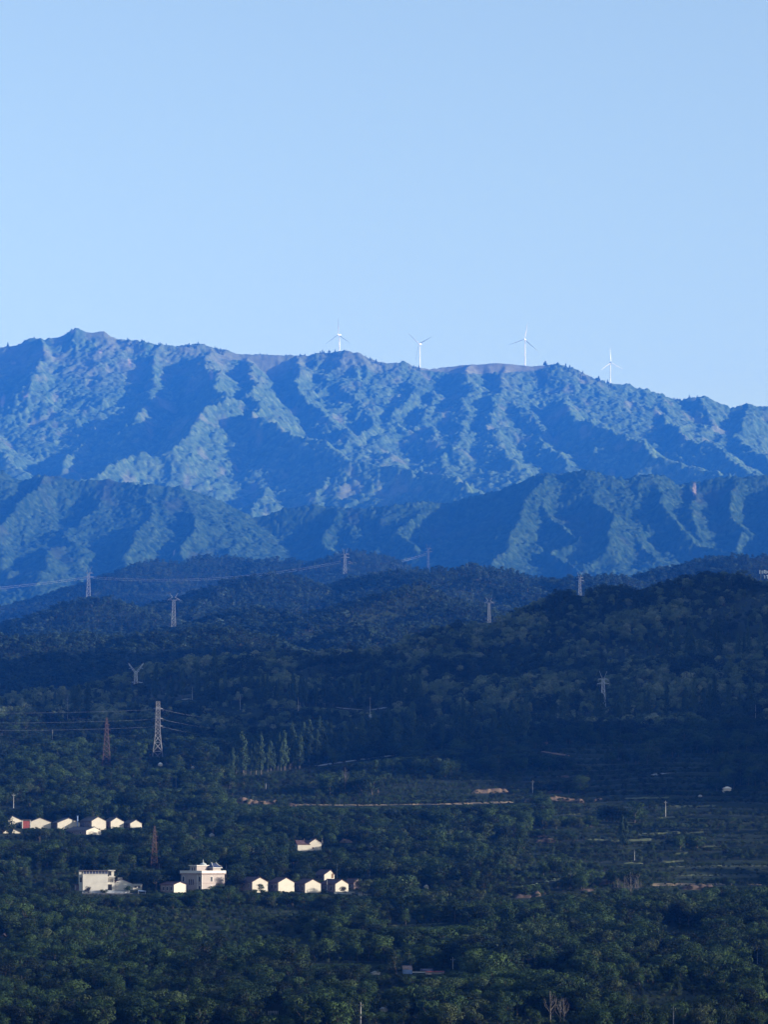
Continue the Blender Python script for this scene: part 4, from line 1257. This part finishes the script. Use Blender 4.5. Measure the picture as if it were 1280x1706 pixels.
turbine(563.6, 557.5, 14560, -38, 2, 'white wind turbine on the left, one blade pointing straight up')
turbine(698.0, 572.8, 14560, -38, 72, 'white wind turbine second from left, blades in a Y shape')
turbine(874.4, 565.2, 14500, -18, 12, 'white wind turbine third from left on the bare meadow crest')
turbine(1018.8, 604.0, 15200, 22, -5, 'small far white wind turbine on the right, lowest of the four', 0.86)

# ------------------------------------------------------------------ pylons
def lattice(m, w0, w1, z0, z1, n, bw, dz=None):
    """four legs from half width w0 at z0 to w1 at z1 with X bracing"""
    for i in range(n):
        a, b = i / n, (i + 1) / n
        a = 1 - (1 - a) ** 1.15; b = 1 - (1 - b) ** 1.15
        wa, wb = w0 + (w1 - w0) * a, w0 + (w1 - w0) * b; za, zb = z0 + (z1 - z0) * a, z0 + (z1 - z0) * b
        ca = [(-wa, -wa), (wa, -wa), (wa, wa), (-wa, wa)]; cb = [(-wb, -wb), (wb, -wb), (wb, wb), (-wb, wb)]
        for k in range(4):
            k2 = (k + 1) % 4
            m.bar((*ca[k], za), (*cb[k], zb), bw * 1.5)
            m.bar((*ca[k], za), (*cb[k2], zb), bw); m.bar((*ca[k2], za), (*cb[k], zb), bw)
            m.bar((*cb[k], zb), (*cb[k2], zb), bw)


def arm(t, name, mat, z, L, w, rise, bw):
    m = MB()
    for sgn in (-1, 1):
        tip = (sgn * L, 0, z + rise * .15)
        for yy in (-w, w):
            m.bar((sgn * w, yy, z), tip, bw); m.bar((sgn * w, yy, z + rise), tip, bw)
            for q in (.35, .68):
                m.bar((sgn * (w + (L - w) * q), yy * (1 - q), z + rise * .15 * q), (sgn * (w + (L - w) * q), yy * (1 - q), z + rise * (1 - q) + rise * .15 * q), bw * .8)
        m.bar((sgn * L, 0, z), (sgn * L, 0, z - 1.3), bw * .8)
    m.build(name, mat, t)


def pylon(px, top, base, kind, label, mat='steel', bw=None, rz=0, D=None, wpx=None, vis=None):
    p = hit(px, base + 3) if D is None else at(px, base + 3, D)
    m = p.y / F_PX
    gz = float(ground_h(np.array([p.x]), np.array([p.y]))[0])
    H = (base + 3 - top) * m
    ext = max(0.0, p.z - gz)
    bw = (0.06 + 0.24 * m) * (0.75 if kind == 'taper' else 1) if bw is None else bw
    t = thing('pylon', label, 'pylon', p, R(rz), 'lattice power pylons')
    mt = M[mat]; z0 = -ext - 1.0
    body = MB()
    if kind == 'umbrella':
        lattice(body, .062 * H, .032 * H, z0, H * .80, 9, bw); body.build('lattice_body', mt, t)
        arm(t, 'crossarm', mt, H * .79, .165 * H, .032 * H, .085 * H, bw * 1.3)
        for sg in (-1, 1):
            MB().bar((sg * .03 * H, 0, H * .86), (sg * .115 * H, 0, H * .985), bw * 1.6, bw).build('earth_wire_horn', mt, t)
    elif kind == 'vee':
        lattice(body, .085 * H, .045 * H, z0, H * .62, 5, bw); body.build('lattice_body', mt, t)
        arm(t, 'crossarm', mt, H * .12, .32 * H, .075 * H, .05 * H, bw)
        for sg in (-1, 1):
            v = MB()
            for yy in (-.03 * H, .03 * H):
                v.bar((sg * .01 * H, yy, H * .60), (sg * .33 * H, 0, H * .99), bw * 1.3); v.bar((sg * .06 * H, yy, H * .56), (sg * .33 * H, 0, H * .95), bw * 1.2)
            for q in (.25, .5, .75):
                v.bar((sg * (.01 + .32 * q) * H, 0, H * (.60 + .39 * q)), (sg * (.06 + .27 * (q + .1)) * H, 0, H * (.56 + .39 * (q + .1))), bw)
            v.bar((sg * .20 * H, 0, H * .76), (sg * .32 * H, 0, H * .74), bw)
            v.build('crossarm', mt, t)
    elif kind == 'three':
        lattice(body, .095 * H, .044 * H, z0, H * .42, 3, bw * 1.15); lattice(body, .044 * H, .030 * H, H * .42, H, 10, bw); body.build('lattice_body', mt, t)
        for zz in (.57, .70, .87):
            arm(t, 'crossarm', mt, H * zz, .085 * H, .034 * H, .02 * H, bw * 1.1)
            MB().box(-.034 * H, .034 * H, -.034 * H, .034 * H, H * zz - .2, H * (zz + .035)).build('deck_plate', mt, t)
    elif kind == 'taper':
        lattice(body, .085 * H, .012 * H, z0, H * .97, 11, bw); body.bar((0, 0, H * .95), (0, 0, H), bw); body.build('lattice_body', mt, t)
        for zz, L in ((.60, .075), (.74, .07), (.84, .055)):
            arm(t, 'crossarm', mt, H * zz, L * H, .02 * H, .02 * H, bw * .8)
    elif kind == 'horn':
        lattice(body, .065 * H, .030 * H, z0, H * .78, 7, bw); body.build('lattice_body', mt, t)
        arm(t, 'crossarm', mt, H * .66, .16 * H, .032 * H, .035 * H, bw)
        arm(t, 'crossarm', mt, H * .78, .13 * H, .03 * H, .03 * H, bw)
        for sg in (-1, 1):
            MB().bar((sg * .02 * H, 0, H * .79), (sg * .10 * H, 0, H), bw * 1.2, bw).build('earth_wire_horn', mt, t)
    protect(px - 6, px + 6, top, base - 1 if vis is None else vis, p.y - 1)
    return t, p, H, m


P1 = pylon(147, 943, 995, 'horn', 'grey lattice pylon standing on the left hill crest, wires on both sides')
P2 = pylon(289, 987, 1045, 'umbrella', 'pale pylon with umbrella shaped arms on the left hills')
P3 = pylon(575, 913, 957, 'horn', 'faint grey pylon on the middle hill crest carrying the long wires')
P4 = pylon(714, 905, 944, 'horn', 'very faint pylon farthest right on the middle hills', 'dull_steel', bw=.16)
P5 = pylon(815.5, 995, 1038, 'umbrella', 'pale pylon with umbrella shaped arms standing mid right in front of a hill')
P6 = pylon(967, 953, 993, 'horn', 'pale pylon on the dark ridge at the right')
P7 = pylon(226, 1104, 1139, 'vee', 'pale pylon with a V shaped top rising behind the left trees', 'pale_steel')
P8 = pylon(1006, 1118, 1178, 'horn', 'slender grey pylon in front of the dark right hillside', 'pale_steel')
P9 = pylon(262.5, 1169, 1262, 'three', 'tall grey pylon with three arm levels left of the poplars', 'dull_steel')
P10 = pylon(177, 1194, 1277, 'taper', 'rusty red tapering pylon left of the tall grey pylon', 'rust_steel')
P11 = pylon(257, 1375, 1446, 'taper', 'rusty lattice pylon between the two village rows', 'rust_steel')


def wire(a, b, sag, label, r, group='power lines between the pylons'):
    a = Vector(a); b = Vector(b)
    pts = []
    for i in range(25):
        t = i / 24
        q = a.lerp(b, t); q.z -= sag * 4 * t * (1 - t)
        pts.append(q)
    o = MB().tube(pts, [r] * 25, 4).build('power_line', M['wire'])
    return tag(o, label, 'power line', group)


def tip(P, q, sx=0.0):
    t, p, H, m = P
    return Vector((p.x + sx * H, p.y, p.z + q * H))


E1 = at(-260, 994, P1[1].y - 300)
for dz, lb in ((0, 'upper'), (-3.0, 'lower')):
    wire(E1 + Vector((0, 0, dz)), tip(P1, .68) + Vector((0, 0, dz)), 6, 'pale power line rising from the left edge to the hill pylon, %s wire' % lb, .075)
    wire(tip(P1, .68, .1) + Vector((0, 0, dz)), tip(P3, .55, -.1) + Vector((0, 0, dz)), 16, 'long power line sagging between the left and middle hill pylons, %s wire' % lb, .075)
    wire(tip(P3, .52, .1) + Vector((0, 0, dz)), tip(P4, .60, -.1) + Vector((0, 0, dz)), 9, 'faint power line between the two middle hill pylons, %s wire' % lb, .07)
for q, lb in ((.56, 'lowest'), (.69, 'middle'), (.86, 'highest')):
    e = tip(P9, q); d = e.y
    wire(at(-200, proj(e.x, e.y, e.z)[1] + 2, d), tip(P9, q, -.085), 1.6, 'thin power line from the left edge to the tall grey pylon, %s of three' % lb, .024, 'thin wires on the tall grey pylon')
    wire(tip(P9, q, .085), at(380, proj(e.x, e.y, e.z)[1] + 16, d + 130), 1.0, 'faint power line leaving the tall grey pylon to the right, %s of three' % lb, .018, 'thin wires on the tall grey pylon')

# ------------------------------------------------------------------ utility poles
def pole(px, top, base, label, armed=True, r=.13, mat='concrete', vis=True):
    p = hit(px, base + 2); m = p.y / F_PX
    H = (base + 2 - top) * m
    t = thing('utility_pole', label, 'utility pole', p, R(random.uniform(-25, 25)), 'concrete utility poles')
    MB().tube([(0, 0, -1.2), (0, 0, H)], [r * 1.25, r * .8], 8).build('pole', M[mat], t, smooth=True)
    if armed:
        MB().box(-.75, .75, -.06, .06, H - .75, H - .6).build('crossarm', M['steel'], t)
        ins = MB()
        for x in (-.65, .65, 0): ins.tube([(x, 0, H - .6 if x else H), (x, 0, H - .3 if x else H + .3)], [.07, .05], 6)
        ins.build('insulators', M['trim'], t)
    if vis: protect(px - 1.5, px + 1.5, top, base, p.y - .5)


for args in [
    (601, 1672, 1712, 'tall pale pole with a crossarm at the bottom centre', True, .17), (1123, 1678, 1714, 'pale pole with a crossarm at the bottom right corner', True, .17),
    (755, 1596, 1616, 'grey pole right of the long low shed', True), (1263, 1580, 1606, 'thin pole near the right edge low on the slope', True),
    (377, 1430, 1447, 'bare pole right of the villa', False), (485, 1436, 1447, 'pole above the second house of the lower row', False),
    (562, 1440, 1464, 'tall bare pole right of the house with the brown window', False), (616, 1441, 1461, 'pole with a crossarm above the dark tree right of the lower row', True),
    (537, 1393, 1409, 'thin pole touching the right of the lone L shaped house', False), (507, 1397, 1407, 'thin pole in front of the roof of the lone L shaped house', False, .08),
    (545, 1465, 1485, 'thin pole between the third and fourth house of the lower row', False, .09), (888, 1301, 1320, 'pole standing above the orange banks', True, .12),
    (1110, 1335, 1360, 'pole on the grassy terraces at the right', True, .12), (22, 1323, 1345, 'pole at the left edge above the upper row', True, .12),
    (293, 1297, 1312, 'pole among trees right of the rusty red pylon', False, .11), (443, 1305, 1313, 'short pole above the orange bank', False, .11),
    (497, 1161, 1183, 'left pole beside the pale upper road', False, .13), (617, 1162, 1194, 'tall pole rising from the grey hut on the upper slope', True, .14),
    (320, 1145, 1164, 'pole on the upper left slope', False, .13), (400, 1157, 1181, 'pole standing in front of the dark upper wood', False, .13),
    (112, 1158, 1197, 'left of the two poles under the left poplars', False, .12), (121, 1163, 1198, 'right of the two poles under the left poplars', False, .12),
    (1260, 1174, 1196, 'pale pole near the right edge on the upper slope', False, .13), (87, 1216, 1232, 'pole in the trees left of the rusty red pylon', False, .11), (179, 1350, 1358, 'lamp topped pole behind the upper row', True, .1),
    (1058, 1416, 1432, 'thin pole under the thin orange terrace edge', False, .08), (265, 1438, 1447, 'short pole beside the rusty village pylon', False, .1)]:
    pole(*args)

# ------------------------------------------------------------------ trees
ind = []           # individual broadleaf candidates
pts, rot, scl, idx, lod = [], [], [], [], []
prot = np.array(PROT, float)


def place_field(d0, d1, cell, far, seed, scrub=False):
    out = []
    r2 = np.random.default_rng(seed)
    D = d0
    while D < d1:
        c = cell(D)
        half = 0.150 * D
        n = int(2 * half / c)
        x = -half + (np.arange(n) + r2.uniform(-.1, 1.1, n)) * c
        y = D + r2.uniform(0, c, n)
        out.append(np.stack([x, y], 1))
        D += c
    A = np.vstack(out)
    x, y = A[:, 0], A[:, 1]
    z = ground_h(x, y)
    px, py = proj(x, y, z)
    n = len(x)
    clump = fbm(x / 45, y / 60, 501, 3)
    big = vnoise(x / 11, y / 11, 502)
    H = 5.2 + 4.6 * big + 3.2 * clump + r2.normal(0, 1.2, n)
    keep = np.ones(n, bool)
    if not far:
        # open terraces on the right: bushes, grass, clumps of trees
        terr = np.clip((px - 850 + 60 * fbm(x / 90, y / 90, 503, 2)) / 120, 0, 1) * np.clip((1505 - py) / 40, 0, 1) * np.clip((py - 1235) / 30, 0, 1)
        terr = np.maximum(terr, np.clip((px - 330) / 60, 0, 1) * np.clip((py - 1288) / 10, 0, 1) * np.clip((1348 - py) / 8, 0, 1) * 0.95)
        open_ = terr > (0.42 + 1.25 * clump)
        H = np.where(open_, 1.2 + 2.6 * big ** 2 + .8 * r2.uniform(size=n), H)
        keep &= ~(open_ & (r2.uniform(size=n) > 1.0 + .5 * clump))
        # small grassy gaps in the wood
        gap = vnoise(x / 26, y / 34, 505)
        H = np.where((gap > .80) & ~open_, H * .45, H)
    H = np.clip(H, 1.0, 12.5)
    if scrub:
        H = 0.7 + 2.2 * vnoise(x / 14, y / 12, 510) ** 1.5 + r2.uniform(0, .6, n)
        keep = vnoise(x / 30, y / 18, 511) > .22
    wd = np.where(H < 3.3, r2.uniform(1.1, 1.7, n), r2.uniform(.85, 1.25, n))
    _, tp = proj(x, y, z + H)
    vis = tp < horizon(px, y - 25) + 6
    keep &= vis & (px > -300) & (px < 1585)
    # keep protected views open: shrink or drop whatever would stand in front
    hpx = H * F_PX / y
    for (a, b_, c, d, Dp) in prot:
        wr = .40 * H * wd * F_PX / y
        q = keep & (y < Dp) & (px + wr > a) & (px - wr < b_) & (tp < d) & (py > c)
        if not q.any(): continue
        jit = r2.uniform(-1.2, 1.6, n)
        nh = (py - d + jit) * y / F_PX
        small = nh < 1.0
        line = d - c < 8.5
        low = q & small & (r2.uniform(size=n) < np.where(line, .6, .75))
        H = np.where(low, r2.uniform(.6, 1.3, n), H); wd = np.where(low, r2.uniform(1.4, 2.2, n), wd)
        keep &= ~(q & small & ~low)
        q &= ~small
        H = np.where(q, np.minimum(H, nh), H); wd = np.where(q, np.maximum(wd, r2.uniform(1.2, 1.7, n)), wd)
        _, tp = proj(x, y, z + H)
    # nothing grows inside the houses or on the banks
    for (a, b_, c, d, Dp) in prot:
        keep &= ~((px > a - 4) & (px < b_ + 4) & (y > Dp - 2) & (y < Dp + 14) & (b_ - a > 11) & (d - c > 7))
    return [v[keep] for v in (x, y, z, H, wd, px, py, tp)]


x, y, z, H, wd, px, py, tp = place_field(1130, 3000, lambda D: 5.0 + (D - 1100) * 0.0006, False, 41)
hp = H * F_PX / y
inview = (px > -20) & (px < 1300) & (tp < 1700) & (H > 4.5)
# visible share: how much of it rises above the trees just in front (rough)
order = np.argsort(-np.where(inview, hp, 0))
sel = np.zeros(len(x), bool); sel[order[:300]] = True
zones = [(lambda a, b: b > 1600 and a < 430, 'dark green broadleaf tree at the foot of the slope, left of the bottom pole'),
         (lambda a, b: b > 1600 and a < 860, 'dark green broadleaf tree at the foot of the slope around the blue shed'),
         (lambda a, b: b > 1600, 'dark green broadleaf tree at the foot of the slope, bottom right'),
         (lambda a, b: a < 430, 'dark green broadleaf tree on the lower slope below the villa'),
         (lambda a, b: a < 860, 'dark green broadleaf tree on the lower slope below the lower house row'),
         (lambda a, b: True, 'dark green broadleaf tree on the lower slope below the terraces')]
i_sel = np.nonzero(sel)[0]
for i in i_sel:
    lab = next(l for f, l in zones if f(px[i], py[i]))
    k = int(rng.integers(0, 7))
    t = thing('broadleaf_tree', lab, 'tree', (x[i], y[i], z[i]), rng.uniform(0, 6.28), 'broadleaf trees on the lower slope')
    t.scale = (H[i] * wd[i], H[i] * wd[i], H[i])
    link('trunk', TRUNKS[k], t); link('crown', (CROWNS_L if rng.uniform() < .3 else CROWNS)[k], t)
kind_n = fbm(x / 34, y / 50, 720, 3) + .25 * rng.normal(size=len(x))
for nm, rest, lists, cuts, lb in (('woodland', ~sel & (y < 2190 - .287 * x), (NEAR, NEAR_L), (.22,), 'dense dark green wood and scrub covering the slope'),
                                  ('upper_woodland', ~sel & (y >= 2190 - .287 * x), (UPPER_D, UPPER, UPPER_P), (-.08, .24), 'shaded wood covering the upper slope and the near ridge')):  # lightened leaves begin along the ridge's shadow edge
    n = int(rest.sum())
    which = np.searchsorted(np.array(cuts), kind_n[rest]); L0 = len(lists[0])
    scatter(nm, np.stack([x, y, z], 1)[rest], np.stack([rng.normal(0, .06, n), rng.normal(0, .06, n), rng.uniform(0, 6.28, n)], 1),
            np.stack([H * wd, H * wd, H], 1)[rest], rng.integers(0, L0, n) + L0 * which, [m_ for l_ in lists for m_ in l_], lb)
x, y, z, H, wd, px, py, tp = place_field(1130, 2260, lambda D: 3.4 + (D - 1100) * 0.0008, False, 42, True)
n = len(x)
scatter('terrace_scrub', np.stack([x, y, z - .12 * H], 1), np.stack([0 * x, 0 * x, rng.uniform(0, 6.28, n)], 1), np.stack([H * wd, H * wd, H], 1), rng.integers(0, 4, n), SCRUB,
        'low green scrub and weeds on the terraces and in the clearings')

x, y, z, H, wd, px, py, tp = place_field(3000, 7300, lambda D: 6.0 + (D - 3000) * 0.0009, True, 43)
n = len(x)
scatter('hill_forest', np.stack([x, y, z], 1), np.stack([0 * x, 0 * x, rng.uniform(0, 6.28, n)], 1), np.stack([H * wd * 1.15, H * wd * 1.15, H], 1), rng.integers(0, 5, n), FAR,
        'dark forest on the low hills below the mountains')

# shrubs that lean on the walls of the houses, a big dark tree, pale flowering shrubs
def tree_at(px, top, base, label, name='broadleaf_tree', cat='tree', wide=1.0, D=None, mesh=None, leaf=None, group='broadleaf trees by the houses'):
    p = hit(px, base + 2) if D is None else at(px, base + 2, D)
    m = p.y / F_PX; Hh = (base + 2 - top) * m
    t = thing(name, label, cat, p, random.uniform(0, 6), group)
    t.scale = (Hh * wide, Hh * wide, Hh)
    k = random.randrange(7)
    link('trunk', TRUNKS[k], t); link('crown', leaf[k % len(leaf)] if leaf else CROWNS[k], t)


DL = LOW[0][1].y
tree_at(605, 1460, 1490, 'big dark tree at the right end of the lower row', wide=1.15, D=DL - 3)
tree_at(622, 1470, 1492, 'smaller dark tree right of the big dark tree by the lower row', D=DL - 4)
tree_at(434, 1471, 1484, 'bush against the gable of the first lower row house', 'shrub', 'shrub', 1.2, DL - 8)
tree_at(572, 1476, 1489, 'round bush in front of the last lower row gable', 'shrub', 'shrub', 1.1, LOW[3][1].y - 5)
tree_at(540, 1478, 1492, 'bush between the third gable and the thin pole', 'shrub', 'shrub', 1.2, LOW[3][1].y - 5)
tree_at(362, 1472, 1490, 'leafy bush hiding the right corner of the villa', 'shrub', 'shrub', 1.7, DV - 10)
tree_at(380, 1475, 1490, 'leafy bush right of the villa', 'shrub', 'shrub', 1.4, DV - 8)
tree_at(146, 1476, 1489, 'round bush in front of the blank white front', 'shrub', 'shrub', 1.0, DB - 4)
tree_at(212, 1475, 1486, 'dark bush in front of the white side house', 'shrub', 'shrub', 1.3, DB - 4)
tree_at(173, 1480, 1489, 'low bush at the right foot of the blank white front', 'shrub', 'shrub', 1.5, DB - 4)
tree_at(4, 1357, 1400, 'dark tree at the left edge before the upper row', wide=1.0, D=UP[0][1].y - 30)
tree_at(30, 1368, 1380, 'dark bush at the foot of the leftmost upper row gable', 'shrub', 'shrub', 1.3, UP[0][1].y - 4)
tree_at(17, 1383, 1402, 'bush between the two leaf broken houses at the left edge', 'shrub', 'shrub', 1.0, UP[0][1].y - 34)
PALE = []
for k in range(3):
    PALE.append(mesh_np('crown', *crown_broad(14, 1100, 0.026, 0.44), M['pale_leaf']))
for k, (a, b_) in enumerate([(857, 1484), (864, 1483), (872, 1482), (880, 1481), (887, 1479), (895, 1478), (903, 1477), (911, 1474), (948, 1471), (956, 1470), (964, 1470), (972, 1471), (924, 1470), (933, 1469)]):
    tree_at(a, b_ - 7.5, b_, 'pale green shrub in the light hedge on the terraces at the right', 'pale_shrub', 'shrub', 1.5, None, None, PALE, 'pale shrubs in the terrace hedge')


def poplar_row(spec, label):
    for (px, top, base) in spec:
        p = hit(px, base + 2); m = p.y / F_PX; Hh = (base + 2 - top) * m
        k = random.randrange(4)
        t = thing('poplar_tree', label, 'poplar', p, random.uniform(0, 6), 'poplar rows on the slope')
        w_ = Hh * random.uniform(.75, 1.35)
        t.scale = (w_, w_, Hh)
        t.rotation_euler = (random.gauss(0, .03), random.gauss(0, .03), random.uniform(0, 6))
        link('trunk', POPT[k], t); link('crown', POP[k], t)


def row(x0, x1, n, top0, top1, b0, b1, jit=4):
    return [(x0 + (x1 - x0) * (i + random.uniform(-.75, .75)) / max(1, n - 1), top0 + (top1 - top0) * i / max(1, n - 1) + random.gauss(0, jit * 1.7), b0 + (b1 - b0) * i / max(1, n - 1) + random.uniform(-1.5, 1.5)) for i in range(n)]


poplar_row(row(380, 436, 9, 1240, 1236, 1292, 1288, 6), 'tall poplar at the left end of the long poplar row')
poplar_row(row(446, 500, 12, 1228, 1215, 1284, 1279, 6), 'tall poplar left of centre in the long poplar row')
poplar_row(row(504, 580, 19, 1208, 1211, 1272, 1266, 5), 'tall poplar in the broad middle clump of the long poplar row')
poplar_row(row(578, 708, 32, 1203, 1195, 1266, 1251, 6), 'tall poplar in the right part of the long poplar row')
poplar_row(row(432, 705, 38, 1130, 1128, 1176, 1170, 4), 'distant poplar in the dense upper wall of trees')
poplar_row(row(126, 148, 4, 1142, 1146, 1198, 1198, 4), 'poplar in the clump above the rusty red pylon')
poplar_row(row(60, 112, 6, 1150, 1150, 1196, 1196, 6), 'poplar left of the clump above the rusty red pylon')
poplar_row(row(700, 870, 18, 1198, 1186, 1248, 1236, 8), 'poplar in the thinner row right of the long poplar row')
poplar_row(row(900, 1085, 16, 1176, 1160, 1222, 1205, 9), 'poplar on the upper slope around the slender pylon')
poplar_row(row(1120, 1260, 12, 1140, 1140, 1200, 1196, 9), 'poplar on the upper slope near the right edge')
poplar_row(row(1095, 1275, 14, 1048, 1040, 1105, 1100, 8), 'distant poplar on the right hill below the letter sign')
poplar_row([(1040, 1358, 1412), (1045, 1362, 1413), (1036, 1366, 1412)], 'dark tall poplar standing alone among the terraces')
poplar_row(row(255, 420, 14, 1118, 1110, 1165, 1160, 8), 'distant poplar on the left shoulder of the upper slope')

# bare grey trees
def bare_tree(px, top, base, label):
    p = hit(px, base + 1); m = p.y / F_PX; Hh = (base - top) * m
    t = thing('bare_tree', label, 'tree', p, random.uniform(0, 6), 'bare grey trees')
    mb = MB().tube([(0, 0, -.5), (.1, 0, Hh * .5), (0, .1, Hh)], [.2, .13, .03], 6); mb.build('trunk', M['pale_bark'], t)
    br = MB()
    for k in range(16):
        a = random.uniform(0, 6.28); z_ = Hh * random.uniform(.25, .9); e = (Hh - z_) * .22 + .3
        br.tube([(0, 0, z_), (e * math.cos(a), e * math.sin(a), z_ + e * 1.2), (e * 1.2 * math.cos(a), e * 1.2 * math.sin(a), z_ + e * 2.4)], [.06, .04, .015], 4)
    br.build('branch', M['pale_bark'], t)


for q in [(918, 1650, 1706, 'bare grey tree at the bottom, left one of three pale stems'), (934, 1664, 1712, 'bare grey tree at the bottom, middle one of three pale stems'), (940, 1662, 1712, 'bare grey tree at the bottom, right one of three pale stems'),
          (1030, 1462, 1500, 'greyish bare tree below the terrace poplar, left one'), (1052, 1452, 1502, 'greyish bare tree below the terrace poplar, tall one'), (1064, 1455, 1504, 'greyish bare tree below the terrace poplar, right one'), (1042, 1458, 1500, 'greyish bare tree below the terrace poplar, second from left'),
          (575, 1238 + 40, 1325, 'pale bare tree above the dirt track')]:
    bare_tree(*q)

# conifers along the mountain crests
cx_, cy_, cz_ = [], [], []
for (fun, crest, Dc, n) in ((fun1, CREST1, 14500.0, 620), (fun2, CREST2, 9900.0, 0)):
    if n == 0: continue
    pxs = rng.uniform(-150, 1430, n)
    keep = (np.abs(pxs - 800) > 95) & (vnoise(pxs / 23, pxs * 0, 900) > .40)
    pxs = pxs[keep]
    yy = Dc + 60 * np.sin(pxs * .017) + rng.normal(-8, 14, len(pxs))
    xx = (pxs - W_PX / 2) / F_PX * yy / (cp)
    zz = fun(xx[None, :], yy[None, :])[0]
    cx_ += list(xx); cy_ += list(yy); cz_ += list(zz)
n = len(cx_)
hh = rng.uniform(9, 19, n)
scatter('crest_trees', np.stack([cx_, cy_, cz_], 1), np.stack([np.zeros(n), np.zeros(n), rng.uniform(0, 6.28, n)], 1), np.stack([hh, hh, hh], 1), rng.integers(0, 3, n), CON,
        'small dark trees along the skyline of the long mountain')

# ------------------------------------------------------------------ haze
hm = bpy.data.materials.new('haze'); hm.use_nodes = True
nt = hm.node_tree; nt.nodes.clear()
pv_ = nt.nodes.new('ShaderNodeVolumePrincipled'); out = nt.nodes.new('ShaderNodeOutputMaterial')
pv_.inputs['Color'].default_value = (*HAZE_COLOR, 1)
pv_.inputs['Absorption Color'].default_value = (HAZE_ABS, HAZE_ABS, HAZE_ABS, 1)
pv_.inputs['Density'].default_value = HAZE_DENSITY
pv_.inputs['Anisotropy'].default_value = HAZE_G
nt.links.new(pv_.outputs[0], out.inputs['Volume'])
o = MB().box(-3600, 3600, -1650, 17300, float(GH.min()) - 1.0 if GH.min() > -400 else -400, 2150).build('haze', hm)
tag(o, 'thin blue haze filling the valley air', None, None, 'stuff')
